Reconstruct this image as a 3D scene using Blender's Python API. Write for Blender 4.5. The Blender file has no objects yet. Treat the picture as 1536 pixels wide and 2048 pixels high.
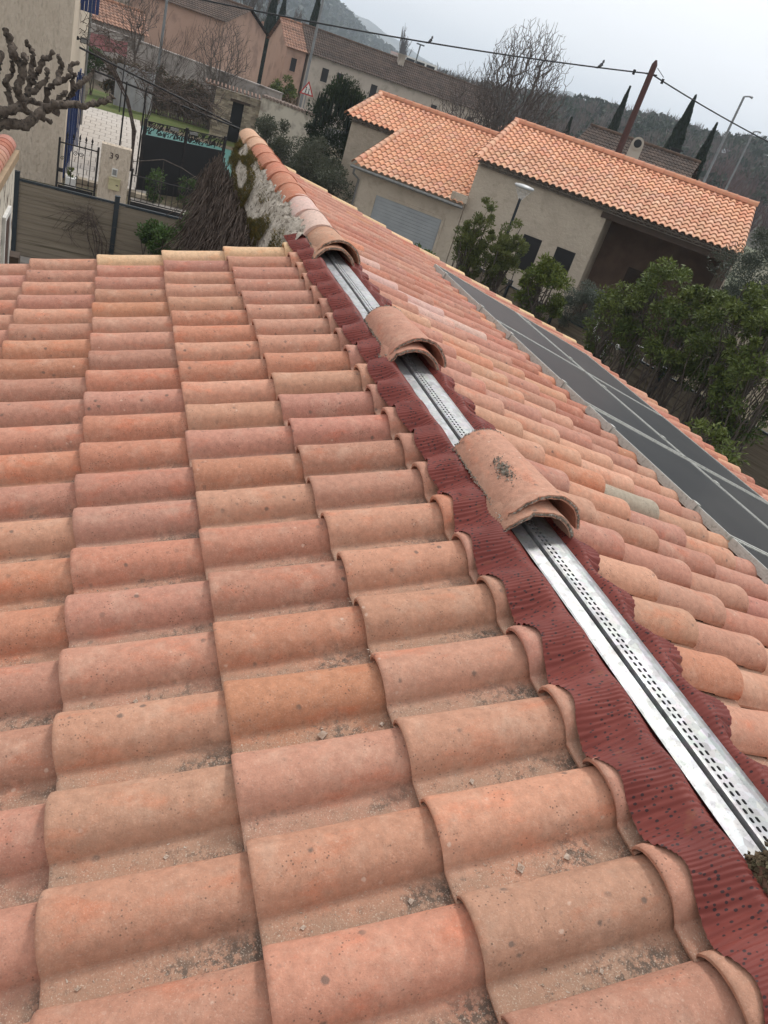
import bpy, math, random
import numpy as np
from mathutils import Vector, Matrix, noise as mnoise

random.seed(7); RNG = np.random.default_rng(7)
R = math.radians
S = bpy.context.scene
COL = S.collection

# ------------------------------------------------------------------ camera
cd = bpy.data.cameras.new('camera'); cam = bpy.data.objects.new('camera', cd); COL.objects.link(cam)
def cam_axes(p, r, h):
    cp, sp, cr, sr, ch, sh = math.cos(p), math.sin(p), math.cos(r), math.sin(r), math.cos(h), math.sin(h)
    right = Vector((ch, sh, 0)); fwd0 = Vector((-sh, ch, 0)); up0 = Vector((0, 0, 1))
    fwd = fwd0*cp+up0*sp; up = up0*cp-fwd0*sp
    return right*cr+up*sr, up*cr-right*sr, fwd
Rt, Up, Fw = cam_axes(-.5044, .3367, -.4541)
cam.matrix_world = Matrix(((Rt.x, Up.x, -Fw.x, -1.3283), (Rt.y, Up.y, -Fw.y, 0), (Rt.z, Up.z, -Fw.z, 1.0012), (0, 0, 0, 1)))
cd.sensor_fit = 'VERTICAL'; cd.sensor_height = 24; cd.lens = 24*1519.69/2048
cd.clip_start = .05; cd.clip_end = 9000
S.camera = cam

# ------------------------------------------------------------------ sky, sun, exposure
SUN_EL, SUN_HD = R(52), R(38)          # high sun behind a thin even cloud layer
W = bpy.data.worlds.new('World'); S.world = W; W.use_nodes = True
nt = W.node_tree; nt.nodes.clear()
out = nt.nodes.new('ShaderNodeOutputWorld'); bg = nt.nodes.new('ShaderNodeBackground')
sky = nt.nodes.new('ShaderNodeTexSky'); sky.sky_type = 'NISHITA'; sky.sun_disc = False
sky.sun_elevation = SUN_EL; sky.sun_rotation = SUN_HD; sky.air_density = 1; sky.dust_density = 4
hs = nt.nodes.new('ShaderNodeHueSaturation'); hs.inputs['Saturation'].default_value = .10
mx = nt.nodes.new('ShaderNodeMix'); mx.data_type = 'RGBA'; mx.inputs[0].default_value = .80
tc = nt.nodes.new('ShaderNodeTexCoord'); mp = nt.nodes.new('ShaderNodeMapping'); mp.inputs['Scale'].default_value = (1, 1, 3.2)
cn = nt.nodes.new('ShaderNodeTexNoise'); cn.inputs['Scale'].default_value = 1.6; cn.inputs['Detail'].default_value = 6
cr_ = nt.nodes.new('ShaderNodeMapRange'); cr_.inputs[1].default_value = .3; cr_.inputs[2].default_value = .7
cr_.inputs[3].default_value = .93; cr_.inputs[4].default_value = 1.05
cm = nt.nodes.new('ShaderNodeVectorMath'); cm.operation = 'SCALE'; cm.inputs[0].default_value = (7.5, 7.6, 7.8)
nt.links.new(tc.outputs['Generated'], mp.inputs[0]); nt.links.new(mp.outputs[0], cn.inputs[0]); nt.links.new(cn.outputs[0], cr_.inputs[0])
nt.links.new(cr_.outputs[0], cm.inputs['Scale'])
nt.links.new(sky.outputs[0], hs.inputs['Color']); nt.links.new(hs.outputs[0], mx.inputs[6]); nt.links.new(cm.outputs[0], mx.inputs[7])
nt.links.new(mx.outputs[2], bg.inputs[0]); bg.inputs[1].default_value = .12; nt.links.new(bg.outputs[0], out.inputs[0])
sl = bpy.data.lights.new('sun', 'SUN'); sun = bpy.data.objects.new('sun', sl); COL.objects.link(sun)
sl.energy = 1.5; sl.angle = R(10); sl.color = (1, .97, .92)
sdir = Vector((math.sin(SUN_HD)*math.cos(SUN_EL), math.cos(SUN_HD)*math.cos(SUN_EL), math.sin(SUN_EL)))
sun.rotation_euler = sdir.to_track_quat('Z', 'Y').to_euler()
S.view_settings.view_transform = 'Standard'; S.view_settings.look = 'None'
S.view_settings.gamma = 1; S.view_settings.exposure = .38; S.view_settings.use_curve_mapping = False
S.render.engine = 'CYCLES'

# ------------------------------------------------------------------ helpers
G = -4.8                                  # garden ground level; z = 0 is the ridge line of the near roof
def at(bearing, dist, z=G):               # a point of the map: compass bearing and distance from the roof
    return Vector((-1.33+dist*math.sin(R(bearing)), dist*math.cos(R(bearing)), z))
class MB:
    def __init__(s): s.v = []; s.f = []; s.m = []; s.sm = []; s.a = []
    def add(s, vs, fs, smooth=False, a=None):
        o = len(s.v); s.v.extend([tuple(p) for p in vs])
        for f in fs: s.f.append(tuple(i+o for i in f)); s.sm.append(smooth); s.a.append(a)
    def box(s, x0, x1, y0, y1, z0, z1, M=None, a=None):
        vs = [Vector(p) for p in ((x0, y0, z0), (x1, y0, z0), (x1, y1, z0), (x0, y1, z0), (x0, y0, z1), (x1, y0, z1), (x1, y1, z1), (x0, y1, z1))]
        if M is not None: vs = [M @ p for p in vs]
        s.add(vs, [(0, 3, 2, 1), (4, 5, 6, 7), (0, 1, 5, 4), (1, 2, 6, 5), (2, 3, 7, 6), (3, 0, 4, 7)], a=a)
    def tube(s, pts, rad, n=6, cap=True, smooth=True, a=None):
        pts = [Vector(p) for p in pts]; k = len(pts)
        if not hasattr(rad, '__len__'): rad = [rad]*k
        vs = []
        for i, p in enumerate(pts):
            d = (pts[min(i+1, k-1)]-pts[max(i-1, 0)])
            if d.length < 1e-9: d = Vector((0, 0, 1))
            d.normalize(); q = Vector((0, 0, 1)) if abs(d.z) < .9 else Vector((1, 0, 0))
            e1 = d.cross(q).normalized(); e2 = d.cross(e1)
            for j in range(n):
                t = 2*math.pi*j/n; vs.append(p+(e1*math.cos(t)+e2*math.sin(t))*rad[i])
        fs = [(i*n+j, i*n+(j+1) % n, (i+1)*n+(j+1) % n, (i+1)*n+j) for i in range(k-1) for j in range(n)]
        s.add(vs, fs, smooth, a)
        if cap: s.add(vs[:n], [tuple(range(n))], False, a); s.add(vs[-n:], [tuple(range(n))[::-1]], False, a)
    def grid(s, rows, smooth=True, a=None):
        n = len(rows[0]); vs = [p for r in rows for p in r]
        s.add(vs, [(i*n+j, i*n+j+1, (i+1)*n+j+1, (i+1)*n+j) for i in range(len(rows)-1) for j in range(n-1)], smooth, a)
    def mesh(s, name, mat=None, off=(0, 0, 0)):
        me = bpy.data.meshes.new(name); o = Vector(off)
        me.from_pydata([(p[0]-o.x, p[1]-o.y, p[2]-o.z) for p in s.v], [], s.f)
        me.polygons.foreach_set('use_smooth', s.sm)
        if any(x is not None for x in s.a):
            at_ = me.attributes.new('tint', 'FLOAT_VECTOR', 'FACE')
            at_.data.foreach_set('vector', [c for x in s.a for c in (x or (.5, .5, .5))])
        if mat: me.materials.append(mat)
        me.update(); return me
def link(name, me, parent=None, M=None):
    o = bpy.data.objects.new(name, me); COL.objects.link(o)
    if parent is not None: o.parent = parent
    if M is not None: o.matrix_local = M
    return o
def wpos(o):
    p = Vector((0, 0, 0))
    while o is not None: p += o.location; o = o.parent
    return p
def part(name, mb, mat, parent=None, kind=None):           # geometry given in world coordinates
    off = wpos(parent) if parent is not None else Vector((0, 0, 0))
    o = link(name, mb.mesh(name, mat, off), parent)
    if kind: o['kind'] = kind
    return o
def single(name, mb, mat, label, cat, loc, group=None):     # a thing that is one mesh
    o = link(name, mb.mesh(name, mat, loc)); o.location = loc; tag(o, label, cat, group); return o
def tag(o, label, cat, group=None):
    o['label'] = label; o['category'] = cat
    if group: o['group'] = group
    return o
def thing(name, label, cat, loc, group=None):
    o = bpy.data.objects.new(name, None); COL.objects.link(o); o.location = loc; o.empty_display_size = .2
    return tag(o, label, cat, group)
def frame(o, ang):                                          # matrix: local x along heading ang (deg, compass), origin o
    h = R(ang); ux, uy = math.sin(h), math.cos(h)
    return Matrix(((ux, -uy, 0, o[0]), (uy, ux, 0, o[1]), (0, 0, 1, o[2]), (0, 0, 0, 1)))

# ------------------------------------------------------------------ materials
def newmat(name):
    m = bpy.data.materials.new(name); m.use_nodes = True; n = m.node_tree.nodes; b = n['Principled BSDF']; return m, m.node_tree, b
def N(t, typ, **kw):
    n = t.nodes.new(typ)
    for k, v in kw.items():
        if k in n.inputs.keys(): n.inputs[k].default_value = v
        else: setattr(n, k, v)
    return n
def noise(t, vec, scale, detail=4, rough=.55):
    n = N(t, 'ShaderNodeTexNoise'); n.inputs['Scale'].default_value = scale; n.inputs['Detail'].default_value = detail; n.inputs['Roughness'].default_value = rough
    t.links.new(vec, n.inputs['Vector']); return n.outputs[0]
def remap(t, fac, a, b, c=0., d=1.):
    n = N(t, 'ShaderNodeMapRange'); n.clamp = True
    for i, x in zip((1, 2, 3, 4), (a, b, c, d)): n.inputs[i].default_value = x
    t.links.new(fac, n.inputs[0]); return n.outputs[0]
def mix(t, fac, a, b, mode='MIX'):
    n = N(t, 'ShaderNodeMix'); n.data_type = 'RGBA'; n.blend_type = mode
    for s, x in ((0, fac), (6, a), (7, b)):
        if isinstance(x, bpy.types.NodeSocket): t.links.new(x, n.inputs[s])
        elif s == 0: n.inputs[0].default_value = x
        else: n.inputs[s].default_value = (*x, 1) if len(x) == 3 else x
    return n.outputs[2]
def math_(t, op, a, b=0.):
    n = N(t, 'ShaderNodeMath'); n.operation = op
    for i, x in enumerate((a, b)):
        if isinstance(x, bpy.types.NodeSocket): t.links.new(x, n.inputs[i])
        else: n.inputs[i].default_value = x
    return n.outputs[0]
def objvec(t, jitter=False):
    tc = N(t, 'ShaderNodeTexCoord'); v = tc.outputs['Object']
    if jitter:
        oi = N(t, 'ShaderNodeObjectInfo'); a = N(t, 'ShaderNodeVectorMath'); a.operation = 'MULTIPLY_ADD'
        cb = N(t, 'ShaderNodeCombineXYZ'); t.links.new(oi.outputs['Random'], cb.inputs[0]); t.links.new(oi.outputs['Random'], cb.inputs[1])
        t.links.new(cb.outputs[0], a.inputs[0]); a.inputs[1].default_value = (41, 67, 0); t.links.new(v, a.inputs[2]); v = a.outputs[0]
    return v
def bump(t, b, h, strength=.4, dist=.01):
    n = N(t, 'ShaderNodeBump'); n.inputs['Strength'].default_value = strength; n.inputs['Distance'].default_value = dist
    t.links.new(h, n.inputs['Height']); t.links.new(n.outputs[0], b.inputs['Normal'])
def simple(name, c, c2=None, scale=4, rough=.8, metal=0, bmp=0, bscale=None, c3=None, s3=20, lo=.35, hi=.65, spec=.3, bd=.01, stretch=None, tint=False):
    m, t, b = newmat(name); b.inputs['Roughness'].default_value = rough; b.inputs['Metallic'].default_value = metal
    b.inputs['Specular IOR Level'].default_value = spec
    v = objvec(t)
    if stretch:
        mp = N(t, 'ShaderNodeMapping'); mp.inputs['Scale'].default_value = stretch; t.links.new(v, mp.inputs[0]); v = mp.outputs[0]
    col = None
    if c2 is not None: col = mix(t, remap(t, noise(t, v, scale), lo, hi), c, c2)
    if c3 is not None: col = mix(t, remap(t, noise(t, v, s3, 6), .52, .66), col if col is not None else c, c3)
    if tint:
        at_ = N(t, 'ShaderNodeAttribute'); at_.attribute_name = 'tint'
        sc = N(t, 'ShaderNodeVectorMath'); sc.operation = 'SCALE'; sc.inputs['Scale'].default_value = 2; t.links.new(at_.outputs['Vector'], sc.inputs[0])
        col = mix(t, 1., col if col is not None else c, sc.outputs[0], 'MULTIPLY')
    if col is not None: t.links.new(col, b.inputs['Base Color'])
    else: b.inputs['Base Color'].default_value = (*c, 1)
    if bmp: bump(t, b, noise(t, v, bscale or scale*6, 6, .65), bmp, bd)
    return m

def tile_material(name, joined=False, dirt=1.):
    m, t, b = newmat(name); b.inputs['Roughness'].default_value = .82; b.inputs['Specular IOR Level'].default_value = .25
    v = objvec(t, not joined); tc = N(t, 'ShaderNodeTexCoord')
    if joined:
        a = N(t, 'ShaderNodeAttribute'); a.attribute_name = 'tint'; base = a.outputs['Vector']
    else:
        oi = N(t, 'ShaderNodeObjectInfo'); base = oi.outputs['Color']
    st = N(t, 'ShaderNodeMapping'); st.inputs['Scale'].default_value = (1, .45, 1); t.links.new(v, st.inputs[0])
    big = noise(t, st.outputs[0], 13, 6, .62)
    col = mix(t, remap(t, big, .54, .68, 0, .62), base, mix(t, 1., base, (1.14, .82, .70), 'MULTIPLY'))        # rubbed redder patches
    pale = noise(t, v, 9, 7, .7)
    col = mix(t, remap(t, pale, .52, .74, 0, .38), col, (.62, .44, .33))                                        # chalky bloom
    w_ = noise(t, v, 260, 3, .6)
    col = mix(t, remap(t, w_, .56, .78, 0, .40), col, (.66, .50, .40))                                          # fine pale grains
    col = mix(t, remap(t, noise(t, v, 190, 3, .6), .62, .74, 0, .35), col, (.22, .13, .10))                     # fine dark grains
    m3 = remap(t, noise(t, v, 46, 8, .72), .30, .70, .80, 1.18); sc3 = N(t, 'ShaderNodeVectorMath'); sc3.operation = 'SCALE'; t.links.new(col, sc3.inputs[0]); t.links.new(m3, sc3.inputs['Scale']); col = sc3.outputs[0]
    vd = N(t, 'ShaderNodeTexVoronoi'); vd.inputs['Scale'].default_value = 110; t.links.new(v, vd.inputs['Vector'])
    col = mix(t, math_(t, 'MULTIPLY', remap(t, vd.outputs['Distance'], .16, .24, .75, 0), remap(t, noise(t, v, 16, 3), .50, .62)), col, (.12, .08, .06))
    # round lichen and soot spots
    vo = N(t, 'ShaderNodeTexVoronoi'); vo.inputs['Scale'].default_value = 19; t.links.new(v, vo.inputs['Vector'])
    edge = math_(t, 'ADD', vo.outputs['Distance'], math_(t, 'MULTIPLY', noise(t, v, 90, 4), .22))
    sp = remap(t, edge, .20, .27, 1, 0); msk = remap(t, noise(t, v, 7, 3), .47, .57)
    col = mix(t, math_(t, 'MULTIPLY', math_(t, 'MULTIPLY', sp, msk), .72), col, (.12, .095, .08))
    vp = N(t, 'ShaderNodeTexVoronoi'); vp.inputs['Scale'].default_value = 23; t.links.new(v, vp.inputs['Vector'])
    e2 = math_(t, 'ADD', vp.outputs['Distance'], math_(t, 'MULTIPLY', noise(t, v, 70, 3), .2))
    col = mix(t, math_(t, 'MULTIPLY', remap(t, e2, .17, .22, 1, 0), remap(t, noise(t, v, 5, 2), .54, .62, 0, .5)), col, (.68, .52, .42))
    if not joined and dirt:
        # dust and dark silt gathered in the flat pan and beside the lap
        sx = N(t, 'ShaderNodeSeparateXYZ'); t.links.new(tc.outputs['Object'], sx.inputs[0])
        wob = math_(t, 'ADD', sx.outputs[0], math_(t, 'MULTIPLY', noise(t, v, 30, 4), .05))
        pan = remap(t, wob, .066, .112, 1, 0)
        col = mix(t, math_(t, 'MULTIPLY', math_(t, 'MULTIPLY', pan, .75*dirt), remap(t, noise(t, v, 15, 5), .32, .6, .3, 1)), col, (.33, .215, .150))
        n2 = noise(t, v, 70, 6, .75); ny = remap(t, sx.outputs[1], .02, .30, 1.15, .8)
        dk = math_(t, 'MULTIPLY', remap(t, math_(t, 'MULTIPLY', n2, ny), .44, .54), math_(t, 'MULTIPLY', pan, remap(t, noise(t, v, 9, 3), .38, .55)))
        col = mix(t, math_(t, 'MULTIPLY', dk, .85*dirt), col, (.10, .08, .065))
        col = mix(t, math_(t, 'MULTIPLY', math_(t, 'MULTIPLY', remap(t, noise(t, v, 330, 2), .58, .68), pan), .6*dirt), col, (.62, .52, .42))
    t.links.new(col, b.inputs['Base Color'])
    h = math_(t, 'ADD', math_(t, 'MULTIPLY', noise(t, v, 240, 5, .7), .6), math_(t, 'MULTIPLY', noise(t, v, 30, 5, .6), 1.2))
    bump(t, b, h, .75, .0028)
    return m
# ------------------------------------------------------------------ near roof: interlocking clay tiles
E_, PW = .36, .205                          # exposed length and column pitch
AL, AR = .2926, .2585                       # slopes of the two sides
HH = .061                                   # hump height
def prof(x, H=HH):
    pan = .0012*(math.cos(x/.06*math.pi*2)-1) if x < .06 else 0
    if x <= .058: return pan
    if x >= .2125: return .012
    q = (x-.142)/.0715; h = H*math.sqrt(max(0, 1-q*q)) if abs(q) < 1 else 0
    if x < .142:                                  # fillet between pan and hump
        f = (x-.058)/.030; h = max(h*min(1, f)**.8, 0) if f < 1 else h
    return h
def tile_mesh(name, L, mat, nseg=20, rows=None, th=.013, short=False):
    mb = MB(); xs = [0, .02, .04, .058]+[.058+.0124*i/2 for i in (1, 2)]+[.142-.0715*math.cos(math.pi*i/(nseg-6)) for i in range(1, nseg-6)]+[.2130]
    rows = rows or [0, L*.45, L*.8, L-.012, L-.003, L]
    top = []
    for y in rows:
        lift = .021*((y-(L-.43))/.36)
        dz = 0
        if y > L-.02: dz = .0025 if y < L-.008 else (.001 if y < L-.001 else -.003)
        f_ = .95+.085*((y-(L-.43))/.43)+(.02 if y > L-.03 else 0); top.append([(.142+(x-.142)*(f_ if .07 < x < .2126 else 1), y, prof(x)*(f_ if x > .07 else 1)-HH+lift+dz) for x in xs])
    mb.grid([r[::-1] for r in top])
    y0, y1 = top[0], top[-1]
    # rounded end face, open side edge, underside near the end
    end_in = [(x, L-.001, z-th+.003) for x, _, z in y1]
    mb.grid([y1[::-1], end_in[::-1]], False)
    sd = [r[-1] for r in top]; sdi = [(x+.0005, y, z-.007) for x, y, z in sd]
    mb.grid([sdi, sd], False)
    mb.grid([[(x, L-.001, z) for x, _, z in end_in][::-1], [(x, L-.10, z-.004) for x, _, z in end_in][::-1]], True)
    return mb.mesh(name, mat)
M_TILE = tile_material('weathered_clay_tile'); M_TILEJ = tile_material('weathered_clay_tile_joined', True)
M_CAP = tile_material('ridge_clay', False, 0)

house = thing('tiled_house', 'tiled house under the viewer with old clay roof, open ridge and solar panels', 'house', (0, 4, G))
def slope_M(side, s, y, jr=0):
    """matrix of a tile whose lower end is at distance s down the slope and whose crest is at y"""
    a = AL if side < 0 else AR; c, sn = math.cos(a), math.sin(a)
    X = Vector((0, 1 if side < 0 else -1, 0)); Y = Vector((side*c, 0, -sn)); Z = Vector((side*sn, 0, c))
    o = Y*s + Vector((0, y, 0))
    M = Matrix(((X.x, Y.x, Z.x, o.x), (X.y, Y.y, Z.y, o.y), (X.z, Y.z, Z.z, o.z), (0, 0, 0, 1)))
    J = Matrix.Rotation(random.gauss(0, .006+jr), 4, 'Z') @ Matrix.Rotation(random.gauss(0, .004), 4, 'Y')
    return M @ J @ Matrix.Translation((-.142, -.43, random.gauss(0, .0008)))
pal = {'pink': (.43, .215, .155), 'orange': (.47, .195, .105), 'tan': (.47, .262, .17), 'red': (.36, .12, .075), 'cream': (.62, .42, .24),
       'rose': (.40, .18, .13), 'grey': (.36, .30, .225), 'white': (.60, .42, .37), 'brown': (.37, .19, .13), 'peach': (.53, .285, .185)}
right_ = False
def jit(c, k=.07):
    if k == .07: c = tuple((.62 if right_ else .45)*x+(.38 if right_ else .55)*q for x, q in zip(c, (.455, .220, .152))) if c not in (pal['cream'], pal['grey']) else c; k = .05
    f = 1+random.gauss(0, k); return tuple(max(.01, x*f*(1+random.gauss(0, k*.35))) for x in c)
full = tile_mesh('tile', .43, M_TILE); cut = tile_mesh('tile_cut', .43, M_TILE, rows=[.305, .36, .418, .427, .43]); cutr = tile_mesh('tile_cut_long', .43, M_TILE, rows=[.13, .25, .34, .418, .427, .43])
lowf = tile_mesh('tile_low', .43, M_TILEJ, nseg=12, rows=[0, .43])
slots = []                                  # (side, s, y, mesh, colour)
k0 = 4.4876+PW
def choose(w): 
    n = list(w); return random.choices(n, [w[x] for x in n])[0]
for i in range(0, 26):
    y = k0-i*PW
    for j in range(7):
        s = .2797+E_*j
        if i == 0: c = choose({'cream': 6, 'peach': 2}) if j < 4 else 'peach'
        else:
            mid = 3 < i < 15 and j >= 2
            c = choose({'orange': 4, 'pink': 2, 'peach': 1, 'rose': 1}) if mid and random.random() < .6 else choose({'pink': 4, 'tan': 2.2, 'peach': 3, 'brown': 1.6, 'rose': 1.6, 'orange': .7})
        slots.append((-1, s+random.gauss(0, .003), y+random.gauss(0, .0015), cut if j == 0 else full, jit(pal[c])))
right_ = True
ys = [1.9704+k*PW for k in range(-9, 31)]
for y in ys:
    if y > 8.12: continue
    k = round((y-1.9704)/PW)
    far = y > 6.80
    srow = [.4142+E_*j for j in range(4)]
    if far: srow += [1.4942+E_*j for j in range(1, 9)]
    else: srow += [1.70]+[4.70-E_, 4.70]
    for s in srow:
        if y > 7.9: c = choose({'cream': 6, 'tan': 1})
        elif s > 4.6: c = choose({'red': 3, 'orange': 3, 'peach': 1.5, 'cream': .6}) if k % 3 else 'peach'
        elif 3.0 < y < 5.6 and s > 1.4: c = choose({'red': 5, 'rose': 2, 'orange': 1, 'peach': 1})
        elif 4.2 < y < 5.2: c = choose({'white': 4, 'rose': 3, 'pink': 2, 'red': 1})
        elif y >= 5.2: c = choose({'red': 4, 'rose': 4, 'pink': 2, 'orange': 1})
        else: c = choose({'pink': 4, 'peach': 3.5, 'tan': 2.6, 'rose': 1.6, 'orange': .8, 'brown': .8})
        if abs(y-(1.9704+2*PW)) < .01 and abs(s-1.1342) < .01: c = 'grey'
        slots.append((1, s+random.gauss(0, .003), y+random.gauss(0, .002), cutr if s < .5 else full, jit(pal[c])))
camp = Vector((-1.33, 0, 1.0))
def sd(t):
    a = AL if t[0] < 0 else AR
    p = Vector((t[0]*math.cos(a)*(t[1]-.2), t[2], -math.sin(a)*(t[1]-.2))); d = p-camp
    hid = 0 if (t[0] > 0 and 3.6 < t[1] < 4.5) is False else 6
    off = Fw.dot(d.normalized())
    return d.length+hid+(3 if off < .72 else 0)
slots.sort(key=sd)
HL = Vector(house.location)
for side, s, y, me, c in slots[:300]:
    M = slope_M(side, s, y); M.translation -= HL
    o = link('tile', me, house, M); o.color = (*c, 1)
# the rest, joined
mb = MB()
lv = [v.co.copy() for v in lowf.vertices]; lfc = [tuple(p.vertices) for p in lowf.polygons]
for side, s, y, me, c in slots[300:]:
    M = slope_M(side, s, y); mb.add([M @ v for v in lv], lfc, True, c)
part('far_tile', mb, M_TILEJ, house, 'stuff')

# deck under the tiles, fascia and gable walls
M_DARK = simple('dark_underlay', (.03, .026, .022), rough=.95)
M_REND = simple('cream_render', (.56, .47, .37), (.46, .38, .30), 2, .9, bmp=.5, bscale=30)
mb = MB()
def sl(side, s, y, h):
    a = AL if side < 0 else AR
    return (side*(math.cos(a)*s+math.sin(a)*h), y, -math.sin(a)*s+math.cos(a)*h)
for side, smax, y0, y1 in ((-1, 2.35, -.8, 4.80), (1, 4.62, -.3, 8.08)):
    a = [sl(side, 0, y, -.085) for y in (y0, y1)]; b = [sl(side, smax, y, -.085) for y in (y0, y1)]
    c = [(p[0], p[1], p[2]-.03) for p in a+b]
    v = [a[0], a[1], b[1], b[0], c[0], c[1], c[3], c[2]]
    mb.add(v, [(0, 1, 2, 3), (4, 7, 6, 5), (0, 4, 5, 1), (1, 5, 6, 2), (2, 6, 7, 3), (3, 7, 4, 0)])
part('roof_deck', mb, M_DARK, house)
mb = MB()
def prism(mb, pts, y0, y1):
    n = len(pts); mb.add([(x, y0, z) for x, z in pts]+[(x, y1, z) for x, z in pts],
        [tuple(range(n)), tuple(range(2*n-1, n-1, -1))]+[(i, i+n, (i+1) % n+n, (i+1) % n) for i in range(n)])
prism(mb, [(0, -.16), (4.2, -1.26), (4.2, G), (-.18, G), (-.18, -.2)], 7.7, 7.98)
prism(mb, [(-.16, -.17), (-1.95, -.75), (-1.95, G), (-.16, G)], 4.45, 4.72)
mb.box(4.0, 4.2, -.3, 7.70, G, -1.27); mb.box(-1.95, -1.75, -.8, 4.45, G, -.76); mb.box(-.30, -.16, 4.72, 7.98, G, -.50)
part('wall', mb, M_REND, house)

# ------------------------------------------------------------------ ridge: dark red roll and galvanised strip
def hump_at(side, y):
    """height (relative to the crest plane) of the tiles at y"""
    base = k0 if side < 0 else 1.9704
    x = ((y-base)*(1 if side < 0 else -1)+.142) % PW
    return prof(x)-HH
def membrane(mb, side, y0, y1, s_in, s_out, seed, lift=0.):
    top_ = .037 if side < 0 else .022
    rows = []; ny = int((y1-y0)/.0024)
    for i in range(ny+1):
        y = y0+(y1-y0)*i/ny
        h = hump_at(side, y); sm = (hump_at(side, y-.02)+h+hump_at(side, y+.02))/3
        so = s_out+.012*math.sin(y*9+seed)+.010*math.sin(2*math.pi*(y)/PW+seed)+.004*math.sin(y*61)
        r = []
        for k in range(15):
            t = k/14; s = s_in+(so-s_in)*t
            drape = sm*.80*(t**1.1)
            ph = 2*math.pi*(y+.018*t*math.sin(2*math.pi*y/PW+1.1))/.0125
            pl = .0021*math.sin(ph+1.5*mnoise.noise((y*31, t*2, seed)))*(.7+.7*mnoise.noise((y*17, t*2.5, seed+4)))+.0045*mnoise.noise((y*14, t*3, seed))
            q = min(1, t*2.6); q = q*q*(3-2*q); rel = -.026+(top_+.026)*q+drape*min(1, .4+t)+pl*min(1, t*3.2)+lift*q
            r.append(sl(side, s, y, rel))
        rows.append(r if side < 0 else r[::-1])
    mb.grid(rows)
M_MEMB, t, b = newmat('red_ridge_roll'); b.inputs['Roughness'].default_value = .6; b.inputs['Specular IOR Level'].default_value = .25
v = objvec(t); col = mix(t, remap(t, noise(t, v, 6, 4), .35, .7), (.145, .028, .022), (.20, .045, .034))
col = mix(t, remap(t, noise(t, v, 14, 6), .62, .72, 0, .5), col, (.20, .075, .035))
st = N(t, 'ShaderNodeMapping'); st.inputs['Scale'].default_value = (1, 1.5, 1); t.links.new(v, st.inputs[0])
vo = N(t, 'ShaderNodeTexVoronoi'); vo.inputs['Scale'].default_value = 66; vo.inputs['Randomness'].default_value = .8; t.links.new(st.outputs[0], vo.inputs['Vector'])
ed = math_(t, 'ADD', vo.outputs['Distance'], math_(t, 'MULTIPLY', noise(t, v, 300, 2), .14))
col = mix(t, remap(t, ed, .30, .35, .88, 0), col, (.022, .016, .018)); t.links.new(col, b.inputs['Base Color'])
bump(t, b, noise(t, v, 200, 3), .15, .001)
mb = MB(); membrane(mb, -1, .1, 1.93, .075, .255, 0); membrane(mb, -1, 1.90, 4.86, .075, .235, 3, .003)
membrane(mb, 1, .1, 4.80, .040, .140, 5)
part('ridge_roll', mb, M_MEMB, house)
# galvanised strip with two rows of real slots
M_ZINC, t, b = newmat('galvanised_steel'); b.inputs['Metallic'].default_value = .7; b.inputs['Roughness'].default_value = .38
v = objvec(t); vo = N(t, 'ShaderNodeTexVoronoi'); vo.inputs['Scale'].default_value = 55; t.links.new(v, vo.inputs['Vector'])
col = mix(t, remap(t, noise(t, v, 12, 5), .3, .7), (.20, .22, .245), (.29, .31, .335)); col = mix(t, .2, col, vo.outputs['Color']); col = mix(t, remap(t, noise(t, v, 5, 6, .7), .45, .65, 0, .45), col, (.20, .205, .21)); col = mix(t, remap(t, noise(t, v, 150, 4, .7), .58, .66, 0, .5), col, (.12, .12, .12))
hsn = N(t, 'ShaderNodeHueSaturation'); hsn.inputs['Saturation'].default_value = .18; t.links.new(col, hsn.inputs['Color']); t.links.new(hsn.outputs[0], b.inputs['Base Color'])
t.links.new(remap(t, noise(t, v, 40, 4), .3, .7, .36, .55), b.inputs['Roughness'])
mb = MB(); Y0, Y1 = .12, 4.72
def zc(x, y): return -.022+.0022*math.sin(y*1.7)
xs = [(-.1040, -.0065), (-.0985, -.0045), (-.0720, -.0015), (-.0590, -.0005), (-.0575, -.011), (-.0505, -.0125), (-.0497, .0065), (-.0440, .0085)]
ys_ = [Y0+(Y1-Y0)*i/60 for i in range(61)]
wob = lambda y: .0035*math.sin(y*2.1)+.0015*math.sin(y*5.3)
mb.grid([[(x+wob(y), y, zc(x, y)+z) for x, z in xs] for y in ys_], False)
xr = [(-.0130, .0095), (.012, .0105), (.030, .009), (.047, .004), (.050, -.004)]
mb.grid([[(x+wob(y), y, zc(x, y)+z) for x, z in xr] for y in ys_], False)
pitch = .0205; y = Y0
cols_ = [(-.0440, -.0285), (-.0285, -.0130)]
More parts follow.
